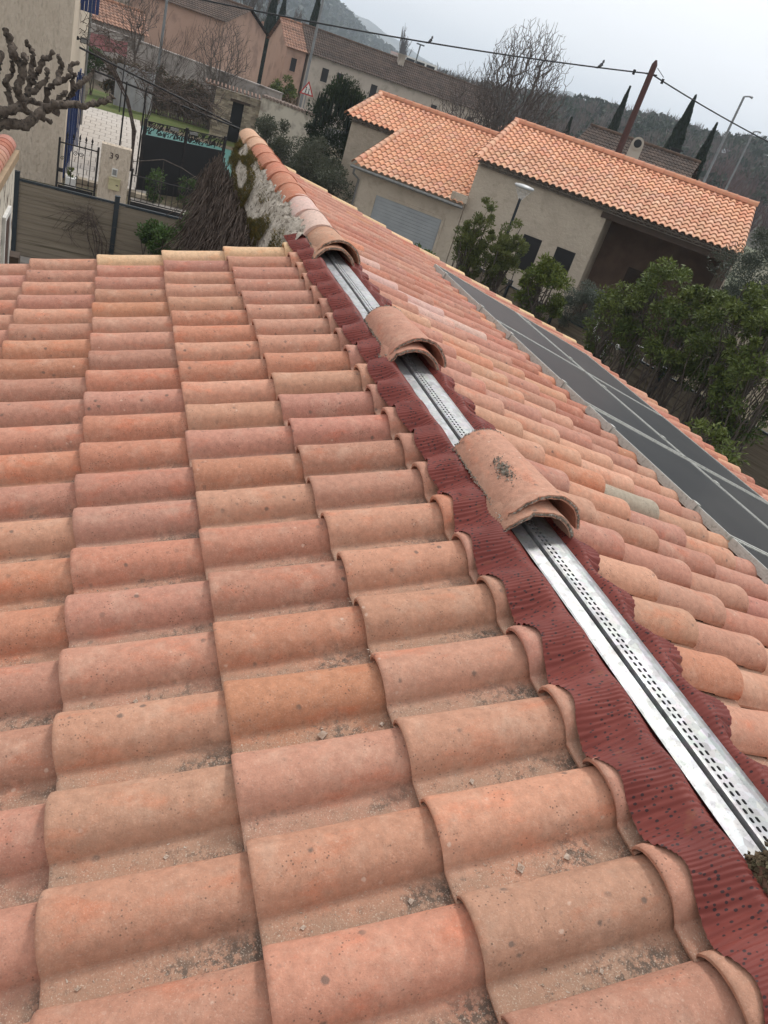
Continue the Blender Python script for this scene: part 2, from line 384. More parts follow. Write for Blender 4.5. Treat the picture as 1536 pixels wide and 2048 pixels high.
while y < Y1-.001:
    for q, (xa, xb) in enumerate(cols_):
        za = .0085 if q == 0 else .009; zb = .009 if q == 0 else .0095
        ya, yb = y, min(y+pitch, Y1); xm, ym = (xa+xb)/2, (ya+yb)/2; hx, hy = .0040, .0068
        ring = []
        for k in range(12):
            a = 2*math.pi*(k+.5)/12; cx_, cy_ = math.cos(a), math.sin(a)
            py = ym+(hy-hx)*(1 if cy_ > 0 else -1)+hx*cy_; ring.append((xm+hx*cx_, py))
        outer = []
        for k in range(12):
            a = 2*math.pi*(k+.5)/12; m_ = max(abs(math.cos(a)), abs(math.sin(a)))
            outer.append((xm+(xb-xa)/2*math.cos(a)/m_, ym+(yb-ya)/2*math.sin(a)/m_))
        outer[1] = (xb, yb); outer[4] = (xa, yb); outer[7] = (xa, ya); outer[10] = (xb, ya)
        zf = lambda x, yy: zc(x, yy)+za+(zb-za)*(x-xa)/(xb-xa)
        vs = [(p[0]+wob(p[1]), p[1], zf(p[0], p[1])) for p in outer]+[(p[0]+wob(p[1]), p[1], zf(p[0], p[1])) for p in ring]+[(p[0]+wob(p[1]), p[1], zf(p[0], p[1])-.004) for p in ring]
        mb.add(vs, [(k, (k+1) % 12, 12+(k+1) % 12, 12+k) for k in range(12)]+[(12+k, 12+(k+1) % 12, 24+(k+1) % 12, 24+k) for k in range(12)])
    y += pitch
strip_ = house; strip = part('ridge_strip', mb, M_ZINC, house)
mb = MB(); mb.grid([[(-.0572+wob(y), y, zc(0, y)-.0105), (-.0500+wob(y), y, zc(0, y)-.0100), (-.0490+wob(y), y, zc(0, y)+.0055)] for y in ys_], False); part('strip_groove', mb, simple('groove_grey', (.07, .07, .068), rough=.8), strip_)
mb = MB(); mb.box(-.060, .046, Y0, Y1, -.075, -.040); part('ridge_batten', mb, M_DARK, house)
# dark brush along the right edge of the strip
mb = MB()
for i in range(1500):
    y = Y0+(Y1-Y0)*i/1500; x = .050+wob(y); z = zc(x, y)-.003; l = .006+.006*random.random()
    mb.add([(x-.001, y, z), (x-.001, y+.0016, z), (x+l, y+random.gauss(0, .003), z-.012)], [(0, 1, 2)])
mb.grid([[(.047+wob(y), y, zc(0, y)+.001), (.054+wob(y), y, zc(0, y)-.010), (.052+wob(y), y, zc(0, y)-.03)] for y in ys_], False)
part('edge_brush', mb, simple('brush_grey', (.10, .10, .10), (.2, .2, .2), 200), house)

# ------------------------------------------------------------------ half-round ridge tiles
def cap_mesh(mb, L, r0, r1, th=.015, arc=2.5, rim=.05, ragged=0., seed=0, na=26, nl=14, M=None, col=None):
    """half-round tile lying along y, thick rim at the near (low y) end"""
    M = M or Matrix.Identity(4); O, I = [], []
    for i in range(nl+1):
        t = i/nl; y = L*t; r = r1+(r0-r1)*t
        if y < rim: r += .009*(1-(y/rim)**4)
        ro, ri = [], []
        for k in range(na+1):
            a = -arc/2+arc*k/na; rr = r+.0016*mnoise.noise((a*3+seed, y*14, seed)); yy = y
            if ragged:
                g = ragged*max(0, mnoise.noise((a*4+seed*3, seed, i*.0))+.4*mnoise.noise((a*13, seed, 2)))
                if i == 0: yy += g
                if i == nl: yy -= g*.8
            ro.append(M @ Vector((rr*math.sin(a), yy, rr*math.cos(a)-r1*math.cos(arc/2)))); rr -= th
            ri.append(M @ Vector((rr*math.sin(a), yy, rr*math.cos(a)-r1*math.cos(arc/2))))
        O.append(ro); I.append(ri)
    mb.grid([q[::-1] for q in O], True, col); mb.grid(I, True, col)
    mb.grid([O[0], I[0]], False, col); mb.grid([I[-1], O[-1]], False, col)
    mb.grid([[q[0] for q in I], [q[0] for q in O]], False, col); mb.grid([[q[-1] for q in O], [q[-1] for q in I]], False, col)
    return O, I
M_CRUST = simple('mortar_crust', (.36, .32, .26), (.10, .085, .065), 55, .95, bmp=1., bscale=160, c3=(.62, .56, .48), s3=90, bd=.006)
def crust(mb, path, n, r, spread=.006):
    """crumbly lumps of old mortar scattered along a path of points"""
    for _ in range(n):
        i = random.randrange(len(path)-1); p = Vector(path[i]).lerp(Vector(path[i+1]), random.random())
        p += Vector([random.gauss(0, spread) for _ in range(3)]); q = r*random.uniform(.35, 1.2)
        vs = [p+Vector(d).normalized()*q*random.uniform(.6, 1.2) for d in ((1, 0, 0), (-1, 0, 0), (0, 1, 0), (0, -1, 0), (0, 0, 1), (0, 0, -1))]
        mb.add(vs, [(0, 2, 4), (2, 1, 4), (1, 3, 4), (3, 0, 4), (2, 0, 5), (1, 2, 5), (3, 1, 5), (0, 3, 5)])
caps = [  # y near end, z, heading twist, labels, colour
 (1.65, -.028, .05, 'nearest pair', (.46, .245, .17), 1),
 (2.88, -.028, .04, 'middle pair', (.46, .235, .16), 2),
 (4.40, -.030, .02, 'farthest pair', (.46, .25, .165), 3)]
lab = {0: {1: 'lower ridge tile of the nearest pair, under the one with the lichen patch',
           2: 'lower clay ridge tile of the middle pair lying across the metal strip',
           3: 'lower clay ridge tile of the farthest pair where the metal strip ends'},
       1: {1: 'big upper ridge tile of the nearest pair, with a dark round lichen patch',
           2: 'clean upper ridge tile of the middle pair, lying over another one on the strip',
           3: 'upper ridge tile of the farthest pair with broken mortar at its back edge'}}
for y, z, tw, _, colr, kk in caps:
    for up in (0, 1):
        L = .45 if up else .46
        M = Matrix.Translation((-.018+(.012 if up else -.016), y-(.0 if up else .045), z+(.024 if up else .0))) @ Matrix.Rotation(tw if up else -.02, 4, 'Z') @ Matrix.Rotation(.02 if up else -.01, 4, 'X')
        loc = M.translation.copy()
        t0 = thing('ridge_tile', lab[up][kk], 'roof tile', loc, 'loose ridge tiles lying on the open ridge')
        mb = MB(); O, I = cap_mesh(mb, L, .114 if up else .110, .136 if up else .131, arc=2.66, rim=.045 if up else .0, ragged=.022, seed=kk*2+up, M=M)
        o = part('clay_shell', mb, M_CAP, t0); o.color = (*jit(colr, .03), 1)
        mb = MB()
        mid = [(O[0][i]+I[0][i])/2 for i in range(len(O[0]))]; crust(mb, mid, 900, .0026, .0018)
        bk = [(O[-1][i]*.7+I[-1][i]*.3) for i in range(len(O[0]))]; crust(mb, bk, 800, .0030, .0034)
        crust(mb, [r[-1] for r in O], 80, .003, .002); crust(mb, [r[0] for r in O], 260, .0035, .003)
        if kk == 1 and up:
            for _ in range(1500):
                a = random.gauss(0, 1); bb = random.gauss(0, 1); rr = math.hypot(a, bb)
                if rr > 1.5: continue
                k = int(26*(.27+.035*a)); i_ = max(0, min(13, int(14*(.42+.10*bb)))); p = O[i_][max(0, min(26, k))].lerp(O[i_+1][max(0, min(26, k+1))], random.random())
                crust(mb, [p, p+Vector((.003, .01, 0))], 1, .0028, .003)
        part('mortar_crumbs', mb, M_CRUST, t0, 'stuff')
# broken mossy tile at the right edge of the photograph
t0 = thing('ridge_tile', 'mossy broken ridge tile corner at the near end of the metal strip', 'roof tile', (.0, .30, .0))
mb = MB(); O, I = cap_mesh(mb, .36, .118, .128, th=.02, arc=2.5, rim=0, ragged=.06, seed=9, M=Matrix.Translation((.006, .205, -.03)))
o = part('clay_shell', mb, M_CAP, t0); o.color = (.22, .12, .08, 1)
mb = MB(); crust(mb, [(O[-1][i]*.6+I[-1][i]*.4) for i in range(27)], 900, .008, .006); crust(mb, [r[0] for r in O], 500, .009, .008); crust(mb, [r[3] for r in O], 300, .007, .008)
part('mortar_crumbs', mb, simple('mossy_crust', (.17, .12, .07), (.07, .05, .03), 60, .95, bmp=1, bscale=150, c3=(.20, .18, .10), s3=30), t0, 'stuff')

# old bedded ridge tiles beyond the metal strip
for k in range(9):
    y = 4.78+k*.385
    M = Matrix.Translation((-.02, y, .0+.004*k)) @ Matrix.Rotation(.075, 4, 'X') @ Matrix.Rotation(random.gauss(0, .02), 4, 'Z')
    mb = MB(); cap_mesh(mb, .44, .105, .128, th=.02, arc=2.5, rim=.05, seed=20+k, M=M, na=20, nl=8)
    o = part('bedded_ridge_tile', mb, M_CAP, house)
    o.color = (*jit(pal['white'] if k < 2 else ((.43, .17, .10) if k < 7 else (.52, .30, .2)), .04), 1)
# sloping mortar bed, moss band and dead climber on the wall below it
M_MORT = simple('lumpy_lime_mortar', (.60, .53, .45), (.36, .31, .25), 16, .95, bmp=1., bscale=70, c3=(.13, .105, .08), s3=34, bd=.012)
mb = MB(); rows = []
for i in range(361):
    y = 4.80+3.2*i/360; r = []
    for k in range(46):
        t = k/45; wd = .25-.038*(y-4.8); x = -.10-wd*.75*t; z = .035-.02*t-1.5*wd*t*t
        n = .03*mnoise.noise((x*16, y*16, 1))+.018*mnoise.noise((x*45, y*45, 2)); r.append((x-n*.5, y, z+n+.008*mnoise.noise((x*110, y*110, 3))))
    rows.append(r)
mb.grid(rows); part('mortar_bed', mb, M_MORT, house)
M_MOSS = simple('yellow_moss', (.17, .13, .03), (.10, .10, .05), 30, 1, bmp=1, bscale=120, c3=(.24, .15, .03), s3=18, bd=.02)
mb = MB()
for _ in range(26000):
    y = random.uniform(4.9, 8.1); t = min(1.25, abs(random.gauss(.95 if y < 7 else .7, .16 if y < 6.6 else .33)))
    if mnoise.noise((y*2.3, t*3, 4)) < -.08: continue
    wd = .25-.038*(y-4.8); x = -.10-wd*.75*t-.012; z = .05-.02*t-1.5*wd*t*t; a = random.uniform(0, 6.28); l = random.uniform(.012, .04)
    p = Vector((x, y, z)); d = Vector((-.5+random.gauss(0, .5), random.gauss(0, .6), .5+random.random()*.5)).normalized()*l; q = Vector((math.cos(a), math.sin(a), 0))*.004
    mb.add([p-q, p+q, p+d+Vector((0, 0, -.008))], [(0, 1, 2)])
part('moss', mb, M_MOSS, house, 'stuff')
vine = thing('climbing_plant', 'mass of leafless brown climber stems hanging on the wall beside the old ridge', 'climbing plant', (-.6, 6.4, G))
M_VINE = simple('dry_stems', (.060, .044, .036), (.15, .115, .095), 12, .95, c3=(.05, .036, .03), s3=14)
mb = MB()
for _ in range(5200):
    y = random.uniform(4.86, 8.20); wd = .25-.038*(y-4.8); zt = -.02-1.35*wd*random.uniform(.55, 1); z0 = zt-2.6*random.random()**1.6
    dep = min(1, .3+(zt-z0)/.25); x = -.12-wd*.78-(.04+.20*dep)*random.random()**.55; pts = []
    L = random.uniform(.2, .8); p = Vector((x, y, z0)); d = Vector((random.gauss(-.1, .15), random.gauss(0, .35), -1))
    for k in range(5):
        pts.append(p.copy()); d += Vector((random.gauss(0, .14), random.gauss(0, .32), random.gauss(0, .15))); p += d.normalized()*L/4
        p.x = min(p.x, -.12-wd*.7)
    mb.tube(pts, [random.uniform(.0025, .008)*(1-.15*k) for k in range(5)], 3, False)
mb.box(-.42, -.31, 4.9, 8.0, -3.8, -.62)
part('stems', mb, M_VINE, vine, 'stuff')

# ------------------------------------------------------------------ grit and small stones lying in the pans
M_GRIT = simple('grit', (.42, .32, .24), (.12, .09, .07), 300, .95, lo=.45, hi=.55)
M_STONE = simple('mortar_stone', (.62, .52, .43), (.45, .33, .25), 60, .95, bmp=.6, bscale=200)
def lump(mb, p, r, flat=.6):
    vs = [p+Vector((d[0]*r*random.uniform(.6, 1.25), d[1]*r*random.uniform(.6, 1.25), d[2]*r*flat*random.uniform(.7, 1.2))) for d in ((1, .2, 0), (-1, -.1, 0), (.1, 1, 0), (-.2, -1, 0), (0, .1, 1), (.1, 0, -.6))]
    mb.add(vs, [(0, 2, 4), (2, 1, 4), (1, 3, 4), (3, 0, 4), (2, 0, 5), (1, 2, 5), (3, 1, 5), (0, 3, 5)])
g1, g2 = MB(), MB()
for _ in range(9000):
    i = int(24*(1-random.random()**1.7)); i = 25-i if i < 25 else 1
    y = k0-i*PW-random.uniform(.078, .136) if random.random() < .75 else k0-i*PW-random.gauss(.083, .010)
    if y < .15: continue
    s = .2797+E_*random.random()**.7*random.choice((1, 1, 2, 3, 4, 5)); frac = ((s-.2797) % E_)/E_
    if random.random() > (.45+.55*frac): continue
    h = hump_at(-1, y)+.021*(((s-.2797) % E_)/.36+.19)-.001
    p = Vector(sl(-1, s, y, h)); (g1 if random.random() < .62 else g2).add([p+Vector((random.gauss(0, 1), random.gauss(0, 1), random.uniform(0, 1)))*random.choice((.0009, .0013, .0018, .0028)) for _ in range(4)], [(0, 1, 2), (0, 2, 3), (0, 3, 1), (1, 3, 2)])
for s, y, r in ((1.00, .52, .009), (.50, .62, .012), (.92, .68, .006), (.72, .76, .007), (.40, .74, .010), (.80, 1.05, .014), (.66, 1.1, .007), (1.15, .9, .006), (.52, .92, .008), (1.3, .77, .006), (1.62, 1.30, .007), (1.2, 1.25, .008), (.62, 1.52, .006), (.9, 1.6, .007), (1.32, 4.70, .016), (.45, 1.78, .007), (1.1, 2.1, .006), (.44, .50, .006)):
    i = round((k0-y-.10)/PW); y = k0-i*PW-.105; h = hump_at(-1, y)+.021*(((s-.2797) % E_)/.36+.19)
    if s > 1.31 and i < 2: y = 4.66; h = hump_at(-1, y)+.012
    lump(g2, Vector(sl(-1, s, y, h+r*.3)), r)
part('grit', g1, M_GRIT, house, 'stuff'); part('mortar_stones', g2, M_STONE, house, 'stuff')

# ------------------------------------------------------------------ solar panels
M_GLASS, t, b = newmat('panel_glass'); b.inputs['Roughness'].default_value = .32; b.inputs['Specular IOR Level'].default_value = .12
v = objvec(t); wv = N(t, 'ShaderNodeTexWave'); wv.bands_direction = 'Y'; wv.inputs['Scale'].default_value = 9; t.links.new(v, wv.inputs['Vector'])
wx = N(t, 'ShaderNodeTexWave'); wx.bands_direction = 'X'; wx.inputs['Scale'].default_value = 26; t.links.new(v, wx.inputs['Vector'])
col = mix(t, remap(t, wv.outputs['Fac'], .9, 1, 0, .5), (.012, .012, .015), (.024, .024, .028)); col = mix(t, remap(t, wx.outputs['Fac'], .86, 1, 0, .5), col, (.05, .05, .055))
col = mix(t, remap(t, noise(t, v, 3), .3, .7), col, mix(t, .15, col, (.10, .095, .09))); t.links.new(col, b.inputs['Base Color'])
M_ALU = simple('anodised_aluminium', (.52, .52, .48), (.45, .45, .41), 20, .45, .15, c3=(.34, .34, .30), s3=60)
ac, as_ = math.cos(AR), math.sin(AR)
def rp(s, y, h): return Vector((ac*s+as_*h, y, -as_*s+ac*h))
rows_ = [(1.655, 2.685, 'upper'), (2.705, 3.735, 'lower')]
cols_y = [(5.29, 6.745), (3.83, 5.275), (2.36, 3.77), (.90, 2.34)]
wh = ['farthest', 'second farthest', 'second nearest', 'nearest']
for sa, sb, rn in rows_:
    for (ya, yb), w_ in zip(cols_y, wh):
        base = rp((sa+sb)/2, (ya+yb)/2, -.02)
        o = thing('solar_panel', f'{w_} dark solar panel in the {rn} row on the right slope', 'solar panel', base, 'solar panels on the right slope')
        B = Matrix(((ac, 0, as_, 0), (0, 1, 0, 0), (-as_, 0, ac, 0), (0, 0, 0, 1)))
        mb = MB(); mb.box(sa+.013, sb-.013, ya+.013, yb-.013, .010, .044, B); part('glass', mb, M_GLASS, o)
        mb = MB(); h0, h1 = .002, .050
        mb.box(sa, sa+.013, ya, yb, h0, h1, B); mb.box(sb-.013, sb, ya, yb, h0, h1, B); mb.box(sa+.013, sb-.013, ya, ya+.013, h0, h1, B); mb.box(sa+.013, sb-.013, yb-.013, yb, h0, h1, B)
        for hh in (.014, .026, .038): mb.box(sa-.002, sa, ya, yb, hh, hh+.004, B)
        part('frame', mb, M_ALU, o)
        for f in (.2, .8):
            y = ya+(yb-ya)*f; mb = MB(); ss = sa if rn == 'upper' else sa-.01
            mb.box(ss-.012, ss+.020, y-.02, y+.02, .051, .057, B); mb.box(ss-.012, ss-.004, y-.02, y+.02, .0, .051, B); part('clamp', mb, M_ALU, o)
# bright rail closing the gap between the second and third column of panels
mb = MB(); B = Matrix(((ac, 0, as_, 0), (0, 1, 0, 0), (-as_, 0, ac, 0), (0, 0, 0, 1)))
mb.box(1.66, 3.73, 3.785, 3.815, .0, .020, B)
part('panel_rail', mb, M_ALU, house)
# ------------------------------------------------------------------ ground
M_SOIL = simple('garden_soil', (.085, .060, .042), (.12, .10, .06), 1.2, .95, bmp=.6, bscale=14, c3=(.05, .06, .025), s3=5)
M_FIELD = simple('winter_field', (.10, .105, .06), (.13, .115, .08), .03, .95, c3=(.07, .085, .045), s3=.08)
M_LAWN = simple('lawn', (.075, .115, .022), (.11, .125, .035), .8, .95, bmp=.6, bscale=40, c3=(.13, .12, .05), s3=6)
M_CONC = simple('old_concrete', (.30, .27, .24), (.22, .20, .18), 1.5, .9, bmp=.3, bscale=30)
M_ASPH = simple('asphalt', (.055, .055, .055), (.075, .072, .07), 3, .9, bmp=.3, bscale=60)
def sheet(name, pts, z, mat, kind='structure', th=.0):
    mb = MB(); mb.add([(p[0], p[1], z) for p in pts], [tuple(range(len(pts)))]); o = part(name, mb, mat); o['kind'] = kind; return o
sheet('ground', [(-2100, -240), (2700, -240), (2700, 2900), (-2100, 2900)], G, M_FIELD)
sheet('garden_ground', [(-30, -20), (40, -20), (40, 62), (-30, 62)], G+.006, M_SOIL)
sheet('lawn', [(-2.45, 44.6), (6.8, 44.6), (6.8, 49.6), (-2.45, 52)], G+.012, M_LAWN)
sheet('driveway', [(-.4, 24.9), (7, 24.9), (7, 27.0), (-.4, 27.0)], G+.014, M_CONC)
sheet('garden_path', [(-2.45, 18.3), (4, 18.3), (4, 24.8), (-2.45, 24.8)], G+.014, M_CONC)
sheet('road', [at(-8, 60), at(14, 60), at(30, 130), at(32, 140), at(8, 66), at(-8, 66)], G+.014, M_ASPH)
# paved terrace: every slab a piece
M_SLAB = simple('pale_slab', (.52, .475, .43), (.45, .405, .36), 3, .8, bmp=.15, bscale=30)
M_JOINT = simple('slab_joint', (.16, .13, .11), rough=.95)
terrace = sheet('terrace', [(-2.45, 27.6), (.16, 27.6), (.16, 44.4), (-2.45, 44.4)], G+.02, M_JOINT)
mb = MB(); sx, sy, gp = .44, .82, .022
mb.box(0, sx-gp, 0, sy-gp, 0, .03); slab = mb.mesh('slab', M_SLAB)
for j in range(20):
    for i in range(7):
        x = -2.45+i*sx-(sx/2 if j % 2 else 0); x0 = max(x, -2.45); wx_ = min(x+sx-gp, .16-.0)-x0
        if wx_ < .08: continue
        o = link('slab', slab, terrace, Matrix.Translation((x0, 27.6+j*sy*1.02, G+.021)) @ Matrix.Diagonal((wx_/(sx-gp), 1, 1, 1)))

# ------------------------------------------------------------------ orange-roofed neighbour house
M_NT = tile_material('new_orange_tile', False, 0); M_NTJ = simple('new_orange_tile_joined', (.5, .5, .5), (.56, .5, .46), 9, .85, bmp=.2, bscale=60, tint=True)
M_WALL = simple('rough_render', (.52, .45, .36), (.47, .40, .32), 1.4, .92, bmp=.8, bscale=8, c3=(.43, .365, .29), s3=3, bd=.07)
M_BLACK = simple('dark_opening', (.012, .012, .013), rough=.5)
M_GREYM = simple('grey_metal', (.25, .25, .24), (.18, .18, .175), 8, .5, .3)
M_SHUT = simple('grey_shutter', (.36, .38, .39), (.31, .33, .34), 2, .6)
M_WOOD = simple('dark_beam', (.05, .035, .028), (.08, .055, .04), 6, .8, stretch=(1, 1, 8))
neigh = thing('orange_roofed_house', 'beige rendered house with bright orange tiled roofs, garage shutter and open porch', 'house', (12.5, 27.5, G))
NL = Vector(neigh.location); UA = 128
F = frame((10.3, 26.0, 0), UA)              # x along the eave, y away from the viewer
F_ = F.copy()
PN = .235
def low_tile(name, mat, H=.066, L=.40, pw=PN, n=6):
    mb = MB(); xs = [0, pw*.26]+[pw*.26+pw*.80*(i/n) for i in range(1, n+1)]
    pf = lambda x: 0 if x < pw*.27 else H*math.sin(math.pi*min(1, (x-pw*.26)/(pw*.80)))**.8+(.003)
    a = [(x, 0, pf(x)-.022) for x in xs]; b = [(x, -L, pf(x)+.026) for x in xs]; c = [(x, -L+.001, pf(x)*.86+.008) for x in xs]
    mb.grid([b, a]); mb.grid([c, b], False); return mb.mesh(name, mat)
NT = low_tile('roof_tile', M_NT)
ntl = []
def roof_face(u0, u1, w0, z0, nrow, rise, row0=0, edge=0):
    """rows of tiles rising away from the eave; w is the horizontal run"""
    a = math.atan(rise); run = E_*math.cos(a)
    for r in range(nrow):
        for k in range(int(round((u1-u0)/PN))):
            ntl.append((u0+k*PN, w0+(r+1)*run, z0+(r+1)*run*rise, a))
def tileM(u, w, z, a): return F @ Matrix.Translation((u, w, z)) @ Matrix.Rotation(a, 4, 'X') @ Matrix.Rotation(random.gauss(0, .008), 4, 'Z')
RS = .325; run = E_*math.cos(math.atan(RS))
roof_face(0, 9.16, 0, -.62, 12, RS)
RG = .31; rung = E_*math.cos(math.atan(RG))
roof_face(-4.23, 0, -.02, -2.15, 11, RG)
roof_face(-6.58, 0, -.02+11*rung, -2.15+11*rung*RG, 9, RG)
ntl.sort(key=lambda q: ((F @ Vector(q[:3]))-camp).length)
ncol = lambda: jit((.66, .365, .235) if random.random() < .7 else random.choice([(.60, .30, .19), (.68, .41, .28), (.60, .33, .23)]), .05)
for q in ntl[:300]:
    M = tileM(*q); M.translation -= NL; o = link('roof_tile', NT, neigh, M); o.color = (*ncol(), 1)
mb = MB(); lv = [v.co.copy() for v in NT.vertices]; lfc = [tuple(p.vertices) for p in NT.polygons]
for q in ntl[300:]:
    M = tileM(*q); c = ncol(); mb.add([M @ v for v in lv], lfc, True, c)
part('upper_roof_tile', mb, M_NTJ, neigh, 'stuff')
def caps_of(name, items, mat, parent):
    for (a, b, r, c) in items:
        a, b = Vector(a), Vector(b); n = max(1, int((b-a).length/.38))
        for i in range(n):
            mb = MB(); capline(mb, a+(b-a)*(i/n), a+(b-a)*((i+1)/n), r, 1, None); o = part(name, mb, mat, parent); o.color = (*c(), 1)
def capline(mb, a, b, r=.12, n=None, c=None):
    a, b = Vector(a), Vector(b); L = (b-a).length; n = n or max(1, int(L/.38)); d = (b-a)/n
    for i in range(n):
        p, q = a+d*i, a+d*(i+1.08); s1 = d.normalized().cross(Vector((0, 0, 1))).normalized(); u_ = s1.cross(d.normalized()); rows = []
        for (pp, rr) in ((p, r*1.12), (p+(q-p)*.12, r*1.0), (q, r*.92)):
            rows.append([pp+s1*(rr*math.cos(t))+u_*(rr*math.sin(t)) for t in [math.pi*(k/7*1.1-.05) for k in range(8)]])
        cc = c() if c else None; mb.grid(rows, True, cc)
mb = MB(); W = lambda u, w, z: F @ Vector((u, w, z))
zr = -.62+12*run*RS; wr = 12*run
zn = -2.15+11*rung*RG; wn = -.02+11*rung; zr2 = -2.15+20*rung*RG; wr2 = -.02+20*rung
caps_of('verge_tile', [(W(-.02, -.02, -.60), W(-.02, wr, zr+.06), .13, ncol), (W(-4.25, -.04, -2.12), W(-4.25, wn+.15, zn+.10), .12, ncol), (W(-6.6, wn-.02, zn+.03), W(-6.6, wr2, zr2+.06), .12, ncol)], M_NT, neigh)
mb = MB(); rc = lambda: jit((.58, .27, .165), .04)
caps_of('ridge_tile', [(W(9.2, wr+.02, zr+.06), W(-.1, wr+.02, zr+.06), .14, rc), (W(0, wr2+.02, zr2+.06), W(-6.7, wr2+.02, zr2+.06), .14, rc)], M_NT, neigh)
for (u0, u1, w, z) in ((0, 9.16, wr, zr), (-6.6, 0, wr2, zr2)):
    mb.grid([[W(u0, w-.16, z-.02), W(u1, w-.16, z-.02)], [W(u0, w, z+.05), W(u1, w, z+.05)]], False, (.58, .25, .15))
part('ridge_mortar', mb, M_NTJ, neigh)
# back slopes and walls
mb = MB()
def wallbox(u0, u1, w0, w1, z0, z1): mb.box(u0, u1, w0, w1, z0, z1, F)
def gable(u0, u1, wa, wb, wc, ze, zt):     # pentagon extruded along u: eave wa, ridge wb, back wc
    pts = [(wa, G), (wa, ze), (wb, zt), (wc, ze), (wc, G)]
    n = 5; mb.add([W(u0, w, z) for w, z in pts]+[W(u1, w, z) for w, z in pts], [tuple(range(n))[::-1], tuple(range(n, 2*n))]+[(i, (i+1) % n, (i+1) % n+n, i+n) for i in range(n)])
gable(.02, 4.6, .34, wr, 2*wr-.3, -.62+.03, zr-.09)
mb.box(8.9, 9.1, .34, 3.4, G, -.55, F); mb.box(4.6, 4.75, .34, 3.4, G, -.55, F)
gable(-4.1, .0, .30, wr2, wr2+3, -2.15+.01, zr2-.09)
gable(-6.45, -4.1, wn+.3, wr2, wr2+3, zn+.02, zr2-.09)
part('wall', mb, M_WALL, neigh)
mb = MB(); mb.box(4.75, 8.9, 3.4, 3.6, G, .2, F); part('porch_wall', mb, simple('shade_brown_wall', (.20, .135, .10), (.15, .10, .075), 2, .9), neigh)  # browner than the house walls: shade of the porch recess put into the colour
mb = MB()
mb.add([W(-.1, wr, zr-.05), W(9.2, wr, zr-.05), W(9.2, 2*wr, -.62), W(-.1, 2*wr, -.62)], [(0, 1, 2, 3)])
mb.add([W(-6.7, wr2, zr2-.05), W(0, wr2, zr2-.05), W(0, wr2+3.2, zr2-1), W(-6.7, wr2+3.2, zr2-1)], [(0, 1, 2, 3)])
mb.add([W(4.6, .3, -.60), W(9.2, .3, -.60), W(9.2, wr, zr-.12), W(4.6, wr, zr-.12)], [(0, 1, 2, 3)])
part('back_roof', mb, M_NTJ, neigh)
# scalloped tile cornice under the eaves, two courses
M_GEN = simple('cornice_clay', (.30, .26, .22), (.20, .17, .145), 5, .9)
mb = MB()
def cornice(u0, u1, w, z):
    k = int((u1-u0)/PN)
    for c_, (dw, dz) in enumerate(((.06, -.05), (.19, -.15))):
        for i in range(k):
            uc = u0+(i+.5+.5*(c_))*PN; r = PN*.47; rows = []
            for yy in (w+dw, w+.36):
                rows.append([W(uc+r*math.cos(t), yy, z+dz+r*.62*math.sin(t)-.03) for t in [math.pi*j/7 for j in range(8)]])
            mb.grid(rows); 
            r2 = r*.80; rows = [rows[0], [W(uc+r2*math.cos(t), w+dw, z+dz+r2*.55*math.sin(t)-.03) for t in [math.pi*j/7 for j in range(8)]]]
            mb.grid(rows, False)
        mb.box(u0, u1, w+dw+.04, w+.36, z+dz-.055, z+dz-.03, F)
cornice(0, 9.16, 0, -.62); cornice(-6.5, -4.2, wn-.02, zn+.02)
part('cornice_tiles', mb, M_GEN, neigh, 'stuff')
mb = MB(); mb.tube([W(-4.35, -.06, -2.24), W(.05, -.06, -2.24)], .06, 8); part('gutter', mb, M_GREYM, neigh)
mb = MB(); mb.tube([W(-4.2, -.04, -2.26), W(-4.2, -.02, -2.45), W(-4.05, .24, -2.62), W(-4.05, .24, G)], .045, 8); part('downpipe', mb, M_GREYM, neigh)
dr = MB(); dr.box(-3.24, -.61, .285, .31, G, -2.9, F); d0 = part('garage_shutter', dr, M_SHUT, neigh)
for k in range(16):
    mb = MB(); mb.box(-3.22, -.63, .262, .285, G+.02+k*.117, G+.02+k*.117+.100, F); part('slat', mb, M_SHUT, d0)
mb = MB(); mb.box(-3.34, -3.24, .26, .30, G, -2.8, F); mb.box(-.61, -.51, .26, .30, G, -2.8, F); mb.box(-3.24, -.61, .26, .30, -2.9, -2.8, F); part('shutter_surround', mb, M_WALL, neigh)
for u0, u1 in ((2.35, 3.02), (3.58, 4.26)):
    mb = MB(); mb.box(u0, u1, .332, .345, -3.5, -2.36, F); o = part('window', mb, M_BLACK, neigh)
    mb = MB(); mb.box(u0-.05, u1+.05, .30, .338, -3.56, -3.50, F); part('sill', mb, M_WALL, o)
mb = MB(); mb.box(4.55, 9.1, .30, .48, -1.02, -.80, F); mb.box(8.85, 9.05, .3, .5, G, -1.0, F); part('porch_beam', mb, M_WOOD, neigh)
mb = MB(); mb.box(6.0, 6.12, 3.33, 3.40, G, -2.6, F); mb.box(6.9, 7.02, 3.33, 3.40, G, -2.6, F); mb.box(6.0, 7.02, 3.33, 3.40, -2.6, -2.5, F); mb.box(6.12, 6.9, 3.36, 3.39, G, -2.6, F); part('porch_door', mb, M_WOOD, neigh)
mb = MB(); mb.box(-.5, .1, .02, .14, -2.10, -1.85, F); part('flue_block', mb, M_WALL, neigh)

